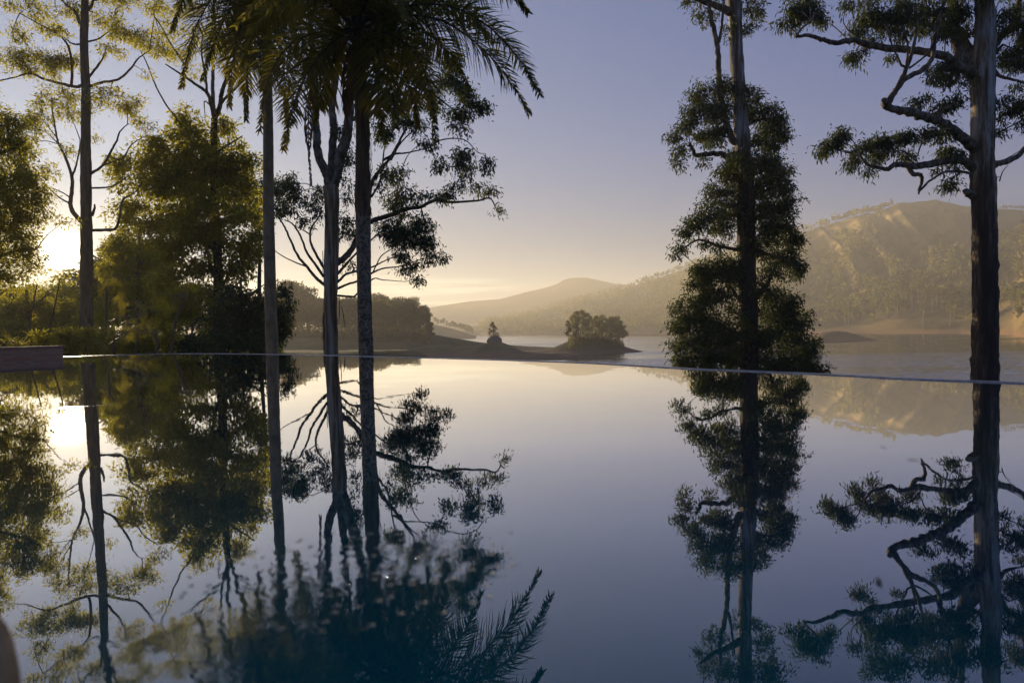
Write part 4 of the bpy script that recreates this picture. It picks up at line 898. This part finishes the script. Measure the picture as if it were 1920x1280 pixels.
# ------------------------------------------------------------------ far trees
def far_tree_mesh(seed, Ht, wid, nl, ls, bare=.45, tiers=6):
    """trunk and crown meshes of a tree Ht tall, base at the origin"""
    rng = np.random.default_rng(seed)
    tk = MB(); ph = rng.uniform(0, 6)
    path = np.array([[math.sin(ph+z*2)*.02*Ht, math.cos(ph+z*3)*.015*Ht, z*Ht] for z in np.linspace(-.06, .96, 9)])
    tube(tk, path, [.018*Ht, .011*Ht, .004*Ht], 6, 0, .04, rng)
    cr = MB(); pos, dr = [], []
    for k in range(tiers):
        z = bare+(1-bare)*(k+.5)/tiers; nb = 3
        for j in range(nb):
            az = rng.uniform(0, 6.28); r = wid*Ht*rng.uniform(.25, .8)*(1-.55*max(0, (z-.75)/.25))
            c = np.array([math.cos(az)*r, math.sin(az)*r, z*Ht+.06*Ht*rng.uniform(0, 1)])
            s = path[min(8, int(z*8.2))]; s = np.array([s[0], s[1], z*Ht-.07*Ht])
            tube(tk, catmull([s, (s+c)/2+np.array([0, 0, -.01*Ht]), c], 3), [.006*Ht, .002*Ht], 4, 0, 0, rng, False)
            n = int(nl/(tiers*nb)); rr = wid*Ht*rng.uniform(.30, .50)
            q = norm(rng.normal(size=(n, 3)))*(rng.uniform(size=(n, 1))**.4)*np.array([rr, rr, rr*.72])
            pos.append(c+q); dr.append(rng.normal(size=(n, 3))+np.array([0, 0, .15])+q/rr)
    leaves(cr, np.concatenate(pos), np.concatenate(dr), ls, ls*.55, rng)
    return tk, cr
ORD = ['first', 'second', 'third', 'fourth', 'fifth', 'sixth', 'seventh', 'eighth', 'ninth', 'tenth', 'eleventh', 'twelfth', 'thirteenth', 'fourteenth', 'fifteenth', 'sixteenth', 'seventeenth', 'eighteenth', 'nineteenth', 'twentieth']
TENS = ['', '', 'twenty', 'thirty', 'forty', 'fifty']
def ordw(i): return ORD[i] if i < 20 else TENS[(i+1)//10]+('-'+ORD[(i+1) % 10-1] if (i+1) % 10 else 'th')
def far_trees():
    rng = np.random.default_rng(99)
    protos = []
    for k, (w, b, ti) in enumerate([(.26, .42, 6), (.20, .50, 5), (.28, .34, 7), (.17, .30, 7), (.30, .50, 5)]):
        tk, cr = far_tree_mesh(200+k, 1.0, w, 1500, .046, b, ti)
        protos.append((tk.mesh('trunk', [MB_far]), cr.mesh('crown', [ML_far])))
    def place(x, y, z, s, label, group, kind, parts=True, wide=1.0, pick=None):
        r = thing('eucalyptus_tree' if kind != 'pine' else 'pine_tree', (x, y, z), label, 'tree', group)
        k = rng.integers(0, len(protos)) if pick is None else pick; r.rotation_euler = (0, 0, rng.uniform(0, 6.28)); r.scale = (s*wide, s*wide, s)
        for nm, me in zip(('trunk', 'crown'), protos[k]):
            o = bpy.data.objects.new(nm, me); COL.objects.link(o); o.parent = r
        return r
    def top_scale(px, ytop, d, z): return P(px, ytop, d)[2]-z
    # grove on the peninsula: tops follow the outline of the wood
    top = np.array([(520, 548), (540, 532), (560, 534), (580, 545), (595, 556), (620, 562), (650, 560), (690, 560), (705, 556), (720, 556), (740, 563), (760, 561), (775, 560), (790, 570), (803, 578), (812, 588)], float)
    L = []
    for px in np.linspace(522, 812, 40):
        L.append((px+rng.normal()*3, rng.uniform(335, 352), 1.0))
    for px in np.linspace(540, 800, 30):
        L.append((px+rng.normal()*4, rng.uniform(356, 395), .98))
    L.sort(key=lambda a: a[0])
    fr = [a for a in L if a[1] < 353]; bk = [a for a in L if a[1] >= 353]
    for rowname, rows in (('front', fr), ('back', bk)):
        n = len(rows)
        for i, (px, d, k) in enumerate(rows):
            x = far_X(px, d); z = LAKE+float(low_h(np.array([[x]]), np.array([[d]]))[0, 0])
            yt = np.interp(px, top[:, 0], top[:, 1])+rng.uniform(-3, 30 if rowname == 'front' else 9)
            place(x, d, z, max(6, top_scale(px, yt, d, z)), f'hazy gum in the {rowname} row of the grove, {ordw(n-1-i)} from the open lake', 'trees of the peninsula grove', 'gum', True, 1.25)
    # wood behind the near trees on the sun side
    topl = np.array([(-60, 500), (0, 520), (40, 525), (70, 535), (100, 545), (140, 540), (180, 500), (220, 455), (260, 460), (300, 480), (340, 520), (400, 560), (470, 570), (525, 550)], float)
    for i, px in enumerate(np.linspace(-50, 522, 44)):
        d = rng.uniform(80, 135); x = far_X(px, d); z = float(bank_z(x, d)); yt = np.interp(px, topl[:, 0], topl[:, 1])+rng.uniform(-8, 60)
        place(x, d, z-.2, max(5, top_scale(px, yt, d, z)), f'tree in the sunward wood behind the shrubs, {ordw(i)} from the picture edge', 'trees of the sunward wood', 'gum', True, 1.5)
    mb = MB(); n = 16000; px = rng.uniform(-60, 530, n); d = rng.uniform(60, 125, n); x = (px-960)/F*d; z = bank_z(x, d)+rng.uniform(0, 1, n)**1.3*(3.2+1.2*np.sin(px*.05)+.8*np.sin(px*.13+1))
    leaves(mb, np.column_stack([x, d, z]), rng.normal(size=(n, 3)), .5, .3, rng); tag(mb.build('undergrowth', ML_olive), 'thick undergrowth below the sunward wood', 'undergrowth', kind='stuff')
    # dark undergrowth of the grove
    mb = MB(); n = 9000
    px = rng.uniform(500, 808, n); d = rng.uniform(332, 400, n); x = (px-960)/F*d; z = LAKE+low_h(x, d)+rng.uniform(0, 1, n)**1.5*np.interp(px, [500, 600, 800], [12, 9, 4])
    leaves(mb, np.column_stack([x, d, z]), rng.normal(size=(n, 3)), 1.1, .7, rng)
    tag(mb.build('undergrowth', ML_far), 'dark hazy thicket under the peninsula grove', 'undergrowth', kind='stuff')
    # trees of the big islet
    isl = [(1066, 602, 312), (1074, 593, 318), (1083, 586, 314), (1092, 584, 318), (1101, 589, 312), (1110, 597, 320), (1119, 594, 315), (1128, 593, 320), (1137, 598, 314), (1146, 596, 318), (1155, 596, 314), (1163, 601, 318), (1168, 612, 313), (1098, 600, 307), (1125, 604, 307), (1150, 606, 307), (1080, 606, 306)]
    for i, (px, yt, d) in enumerate(isl):
        x = far_X(px, d); z = LAKE+float(low_h(np.array([[x]]), np.array([[d]]))[0, 0])-.2
        place(x, d, z, top_scale(px, yt, d, z), f'small tree on the islet {"skyline" if i < 13 else "front slope"}, {ordw(i) if i < 13 else ordw(i-13)} from the sunny end', 'trees on the islet', 'gum', True, 1.1)
    mb = MB(); n = 3500; px = rng.uniform(1066, 1170, n); d = rng.uniform(303, 322, n); x = (px-960)/F*d; z = LAKE+low_h(x, d)+rng.uniform(0, 1, n)**1.4*4.2*np.clip(1-((px-1118)/56)**4, .15, 1)
    leaves(mb, np.column_stack([x, d, z]), rng.normal(size=(n, 3)), .7, .45, rng); tag(mb.build('undergrowth', ML_far), 'thicket filling the wooded islet below its trees', 'undergrowth', kind='stuff')
    # lone tree and the boulder below it
    d = 299; x = far_X(925, d); z = LAKE+float(low_h(np.array([[x]]), np.array([[d]]))[0, 0])
    hh = top_scale(925, 605, d, z); r = thing('islet_tree', (x, d, z), 'lone dark conical tree on the bare hump of the little islet', 'tree')
    mb = MB(); tube(mb, [np.array([x, d, z-.3]), np.array([x+.1, d, z+hh*.5]), np.array([x, d, z+hh*.97])], [.22, .14, .03], 6, 0, .03, rng)
    for q in rng.uniform(.25, .9, 16):
        an = rng.uniform(0, 6.28); L = hh*.42*(1.05-q); b0 = np.array([x, d, z+hh*q]); tube(mb, [b0, b0+np.array([math.cos(an)*L, math.sin(an)*L, L*.25])], [.06, .02], 4, 0, 0, rng, False)
    mb.build('trunk', MB_far, r)
    mb = MB(); pos = []
    for q in np.repeat(np.linspace(.24, .98, 15), 4):
        an = rng.uniform(0, 6.28); L = hh*.46*(1.08-q)**.8*rng.uniform(.35, 1.0); c = np.array([x+math.cos(an)*L, d+math.sin(an)*L, z+hh*(q+rng.normal()*.02)]); m_ = 40
        pos.append(c+rng.normal(size=(m_, 3))*np.array([.32, .32, .20])*(1.25-.7*q))
    pos = np.concatenate(pos); leaves(mb, pos, rng.normal(size=pos.shape)+np.array([0, 0, -.3]), .34, .17, rng); mb.build('crown', ML_far, r)
    tr = thing('boulder', (x+.6, d-1.5, z), 'dark rounded boulder at the foot of the lone islet tree', 'boulder')
    mb = MB(); an = np.linspace(0, 6.283, 14, endpoint=False); rr = [3.0, 3.1, 2.7, 1.9, .7]; zz = [-1, .6, 1.7, 2.3, 2.6]
    tube(mb, [np.array([x+.6, d-1.5, z+q]) for q in zz], rr, 14, 0, .06, rng); mb.build('boulder_body', plain_mat('boulder', (.05, .05, .045), (.12, .11, .10), 1.5), tr)
    # headland trees
    for i, px in enumerate(np.linspace(816, 886, 14)):
        d = 948; x = far_X(px, d); yb = np.interp(px, [815, 850, 875, 893], [608, 616, 624, 631]); z = P(px, yb, d)[2]-1
        yt = yb-rng.uniform(9, 16); place(x, d+rng.normal()*4, z, top_scale(px, yt, d, z), f'faint tree on the misty headland, {ordw(i)} from the grove', 'trees on the misty headland', 'gum', True, 1.4)
    # mountain: ridge trees one by one
    px_, t_, X, Y, Z = HILL['mountain']; ir = int(np.argmin(np.abs(t_-1)))
    def ridge_pt(px):
        return np.array([np.interp(px, px_, A[ir]) for A in (X, Y, Z)])
    rg = np.concatenate([np.array([1522, 1528, 1541, 1546, 1549, 1556, 1561, 1566]), np.linspace(1574, 1676, 30)])
    for i, px in enumerate(rg):
        q = ridge_pt(px); hh = (rng.uniform(8, 15) if i < 8 else rng.uniform(9, 16))*q[1]/F
        place(q[0], q[1]-rng.uniform(0, 6), q[2]-1.2, hh, f'thin tree on the summit ridge, {ordw(i)} up from the leaf clad gum', 'trees on the mountain skyline', 'gum', True, 1.1)
    rg = np.concatenate([np.linspace(1180, 1262, 16), np.linspace(1266, 1310, 14)])
    for i, px in enumerate(rg):
        q = ridge_pt(px); hh = rng.uniform(6, 13)*q[1]/F
        place(q[0], q[1]-rng.uniform(0, 8), q[2]-1.5, hh, f'misty tree on the long lower ridge, {ordw(i)} from the distant flat peak', 'trees on the lower ridge', 'gum', True, 1.2)
    rg = np.linspace(1872, 1925, 10)
    for i, px in enumerate(rg):
        q = ridge_pt(px); hh = rng.uniform(6, 10)*q[1]/F
        place(q[0], q[1], q[2]-1.2, hh, f'tiny skyline tree beyond the massive gum, {ordw(i)} from its trunk', 'skyline trees beyond the massive gum', 'gum', True, 1.2)
    # pale trunked trees standing along the mountain shore
    def surf(px, t):
        j = np.interp(px, px_, np.arange(len(px_))); j0 = int(min(j, len(px_)-2)); i = np.interp(t, t_, np.arange(len(t_))); i0 = int(min(i, len(t_)-2)); a, b = i-i0, j-j0
        return np.array([(A[i0, j0]*(1-a)+A[i0+1, j0]*a)*(1-b)+(A[i0, j0+1]*(1-a)+A[i0+1, j0+1]*a)*b for A in (X, Y, Z)])
    tall = []
    for k in range(3):
        tk, cr = far_tree_mesh(300+k, 1.0, .17, 700, .04, .58, 5); tall.append((tk.mesh('trunk', [MB_farpale]), cr.mesh('crown', [ML_far])))
    sh = [(1585, .10, 34), (1591, .08, 32), (1619, .09, 36), (1664, .10, 36), (1678, .11, 40), (1684, .12, 38), (1732, .05, 50), (1782, .05, 48), (1735, .15, 44), (1748, .16, 42), (1757, .17, 40), (1768, .17, 40), (1700, .16, 40), (1710, .17, 42), (1690, .2, 40), (1642, .16, 36), (1630, .2, 36), (1797, .07, 26), (1722, .22, 42), (1780, .22, 40), (1706, .48, 28), (1738, .46, 28), (1750, .47, 26), (1765, .46, 28), (1790, .46, 26), (1806, .45, 28), (1675, .46, 26), (1900, .12, 36), (1910, .25, 36), (1890, .3, 34)]
    sh.sort()
    for i, (px, t, hp) in enumerate(sh):
        q = surf(px, t)
        r = thing('eucalyptus_tree', (q[0], q[1], q[2]-.6), f'pale trunked tree on the mountain slope, {ordw(i)} from the leaf clad gum', 'tree', 'pale trunked trees on the mountain slope'); s = hp*q[1]/F
        r.scale = (s, s, s); r.rotation_euler = (0, 0, rng.uniform(0, 6.28))
        for nm, me in zip(('trunk', 'crown'), tall[i % 3]): o = bpy.data.objects.new(nm, me); COL.objects.link(o); o.parent = r
    # the mass of wood on the mountain flank
    mb = MB(); pos, dr, sz = [], [], []
    cnt = 0
    while cnt < 3600:
        px = rng.uniform(900, 2150); t = rng.uniform(.03, .98)
        lim = np.interp(px, [900, 1300, 1480, 1600, 1660, 1720, 1850, 1930, 2150], [1, 1, .98, .80, .56, .46, .50, .80, .9])
        q0 = math.sin(px*.031+t*9)+math.sin(px*.017-t*13+2)+math.sin(px*.09+t*31)*.5
        if t > lim+.06*q0 and not (t > .93 and px < 1675) or (q0 < -1.0 and px > 1500) or (t < .14 and px > 1500 and rng.uniform() < .85): continue
        q = surf(px, t); h = rng.uniform(14, 26)*min(1, q[1]/1000)*.7+2; n = 14
        c = q+np.array([0, 0, h*.62]); o = norm(rng.normal(size=(n, 3)))*np.array([h*.26, h*.26, h*.36])*rng.uniform(.4, 1, (n, 1))
        pos.append(c+o); dr.append(rng.normal(size=(n, 3))+o/h*2); cnt += 1
        tube(mb, [q-np.array([0, 0, 1]), q+np.array([0, 0, h*.8])], [.25, .12], 3, 1, 0, rng, False)
    leaves(mb, np.concatenate(pos), np.concatenate(dr), 3.6, 2.6, rng)
    tag(mb.build('hillside_wood', [ML_far, MB_far]), 'wood covering the lower mountain flank', 'wood', kind='stuff')

# ------------------------------------------------------------------ sky, sun, air
SUN_AZ, SUN_EL = math.atan2(-842, 1280), math.atan2(166, math.hypot(842, 1280))
SDIR = norm(ray(119, 469)); SUN_AZ = math.atan2(SDIR[0], SDIR[1]); SUN_EL = math.asin(SDIR[2])
def light():
    w = bpy.data.worlds.new('World'); SC.world = w; w.use_nodes = True; nt = w.node_tree; nt.nodes.clear(); L = nt.links
    out = N(nt, 'ShaderNodeOutputWorld'); bg = N(nt, 'ShaderNodeBackground'); bg.inputs[1].default_value = SKY
    sky = N(nt, 'ShaderNodeTexSky'); sky.sky_type = 'NISHITA'; sky.sun_disc = False
    sky.sun_elevation = SUN_EL; sky.sun_rotation = SUN_AZ % (2*math.pi); sky.altitude = 1000; sky.air_density = 1.0; sky.dust_density = 0.8; sky.ozone_density = 3.0
    hs = N(nt, 'ShaderNodeHueSaturation'); hs.inputs['Saturation'].default_value = .72; L.new(sky.outputs[0], hs.inputs['Color'])
    c = mixc(nt, 1.0, hs.outputs[0], (1, 1, 1)); mx = c.node; mx.blend_type = 'MULTIPLY'; mx.inputs[7].default_value = (.52, .73, 1.06, 1)
    # thin streaks of cloud low over the far hill
    tc = N(nt, 'ShaderNodeTexCoord'); v = tc.outputs['Generated']; sx = N(nt, 'ShaderNodeSeparateXYZ'); L.new(v, sx.inputs[0])
    n = noise(nt, v, 1.0, 5, .55, (5, 5, 110))
    el = N(nt, 'ShaderNodeMapRange'); el.interpolation_type = 'SMOOTHSTEP'; L.new(sx.outputs[2], el.inputs[0]); el.inputs[1].default_value = .088; el.inputs[2].default_value = .062
    e2 = N(nt, 'ShaderNodeMapRange'); e2.interpolation_type = 'SMOOTHSTEP'; L.new(sx.outputs[2], e2.inputs[0]); e2.inputs[1].default_value = .02; e2.inputs[2].default_value = .045
    az = N(nt, 'ShaderNodeMapRange'); az.interpolation_type = 'SMOOTHSTEP'; L.new(sx.outputs[0], az.inputs[0]); az.inputs[1].default_value = .04; az.inputs[2].default_value = -.06
    f = math_(nt, 'MULTIPLY', math_(nt, 'MULTIPLY', el.outputs[0], e2.outputs[0]), az.outputs[0])
    cl = ramp(nt, n.outputs['Fac'], [(.46, (0, 0, 0)), (.60, (1, 1, 1))])
    f = math_(nt, 'MULTIPLY', math_(nt, 'MULTIPLY', f, cl), .9)
    bright = N(nt, 'ShaderNodeVectorMath', operation='MULTIPLY'); L.new(c, bright.inputs[0]); bright.inputs[1].default_value = (3.2, 2.5, 1.7)
    c = mixc(nt, f, c, bright.outputs[0])
    # sky darkens and turns bluer with height and away from the sun
    dt = N(nt, 'ShaderNodeVectorMath', operation='DOT_PRODUCT'); L.new(v, dt.inputs[0]); dt.inputs[1].default_value = tuple(SDIR)
    ca = N(nt, 'ShaderNodeMapRange'); L.new(dt.outputs['Value'], ca.inputs[0]); ca.inputs[1].default_value = .3; ca.inputs[2].default_value = .95
    c = mixc(nt, 1.0, c, mixc(nt, ca.outputs[0], (.74, .99, 1.36), (.93, .95, .96))); c.node.blend_type = 'MULTIPLY'
    c = mixc(nt, 1.0, c, ramp(nt, sx.outputs[2], [(0, (.66, .66, .62)), (.12, (.50, .56, .57)), (.25, (.66, .75, .80)), (.5, (.98, 1.02, 1.08))])); c.node.blend_type = 'MULTIPLY'
    L.new(c, bg.inputs[0])
    # the sun's glow in the air round it
    th = math_(nt, 'SQRT', math_(nt, 'MULTIPLY', math_(nt, 'MAXIMUM', math_(nt, 'SUBTRACT', 1.0, dt.outputs['Value']), 0), 2.0))
    g = None
    for amp, wd, pw, cl in GLOW:
        q = math_(nt, 'POWER', math_(nt, 'DIVIDE', th, rad(wd)), pw)
        e = math_(nt, 'MULTIPLY', math_(nt, 'EXPONENT', math_(nt, 'MULTIPLY', q, -1.0)), amp)
        k = N(nt, 'ShaderNodeVectorMath', operation='SCALE'); k.inputs[0].default_value = cl; L.new(e, k.inputs[3])
        if g is None: g = k.outputs[0]
        else:
            a = N(nt, 'ShaderNodeVectorMath', operation='ADD'); L.new(g, a.inputs[0]); L.new(k.outputs[0], a.inputs[1]); g = a.outputs[0]
    b2 = N(nt, 'ShaderNodeBackground'); L.new(g, b2.inputs[0]); b2.inputs[1].default_value = 1
    ad = N(nt, 'ShaderNodeAddShader'); L.new(bg.outputs[0], ad.inputs[0]); L.new(b2.outputs[0], ad.inputs[1]); L.new(ad.outputs[0], out.inputs[0])
    ld = bpy.data.lights.new('sun', 'SUN'); ld.energy = SUN; ld.angle = rad(.5); ld.color = (1, .79, .48)
    lo = bpy.data.objects.new('sun_lamp', ld); COL.objects.link(lo); lo.location = (0, 0, 50)
    lo.rotation_euler = Vector(SDIR).to_track_quat('Z', 'Y').to_euler()
    # air
    m, nt, out = mat('haze'); v = N(nt, 'ShaderNodeVolumePrincipled'); v.inputs['Color'].default_value = (1, .94, .84, 1); v.inputs['Density'].default_value = HAZE; v.inputs['Anisotropy'].default_value = ANISO
    nt.links.new(v.outputs[0], out.inputs['Volume'])
    mb = MB(); z0, z1 = LAKE-4, 195; box(mb, (0, 1450, (z0+z1)/2), (8000, 3700, z1-z0))
    tag(mb.build('haze', m), 'pale morning haze filling the valley', 'haze', kind='stuff')
GLOW = [(120, .60, 2, (1, .90, .66)), (.75, 1.5, 1, (1, .58, .17)), (.11, 7, 1, (1, .78, .48))]
SKY, SUN, HAZE, ANISO = 0.066, 5.0, 0.00040, 0.33

pool(); hills()
tree_beside_sun(); tree_by_frame(); bushy_tree(); understorey(); forked_gum(); leafy_gum(); crooked_gum(); palms(); low_plants()
far_trees(); light()
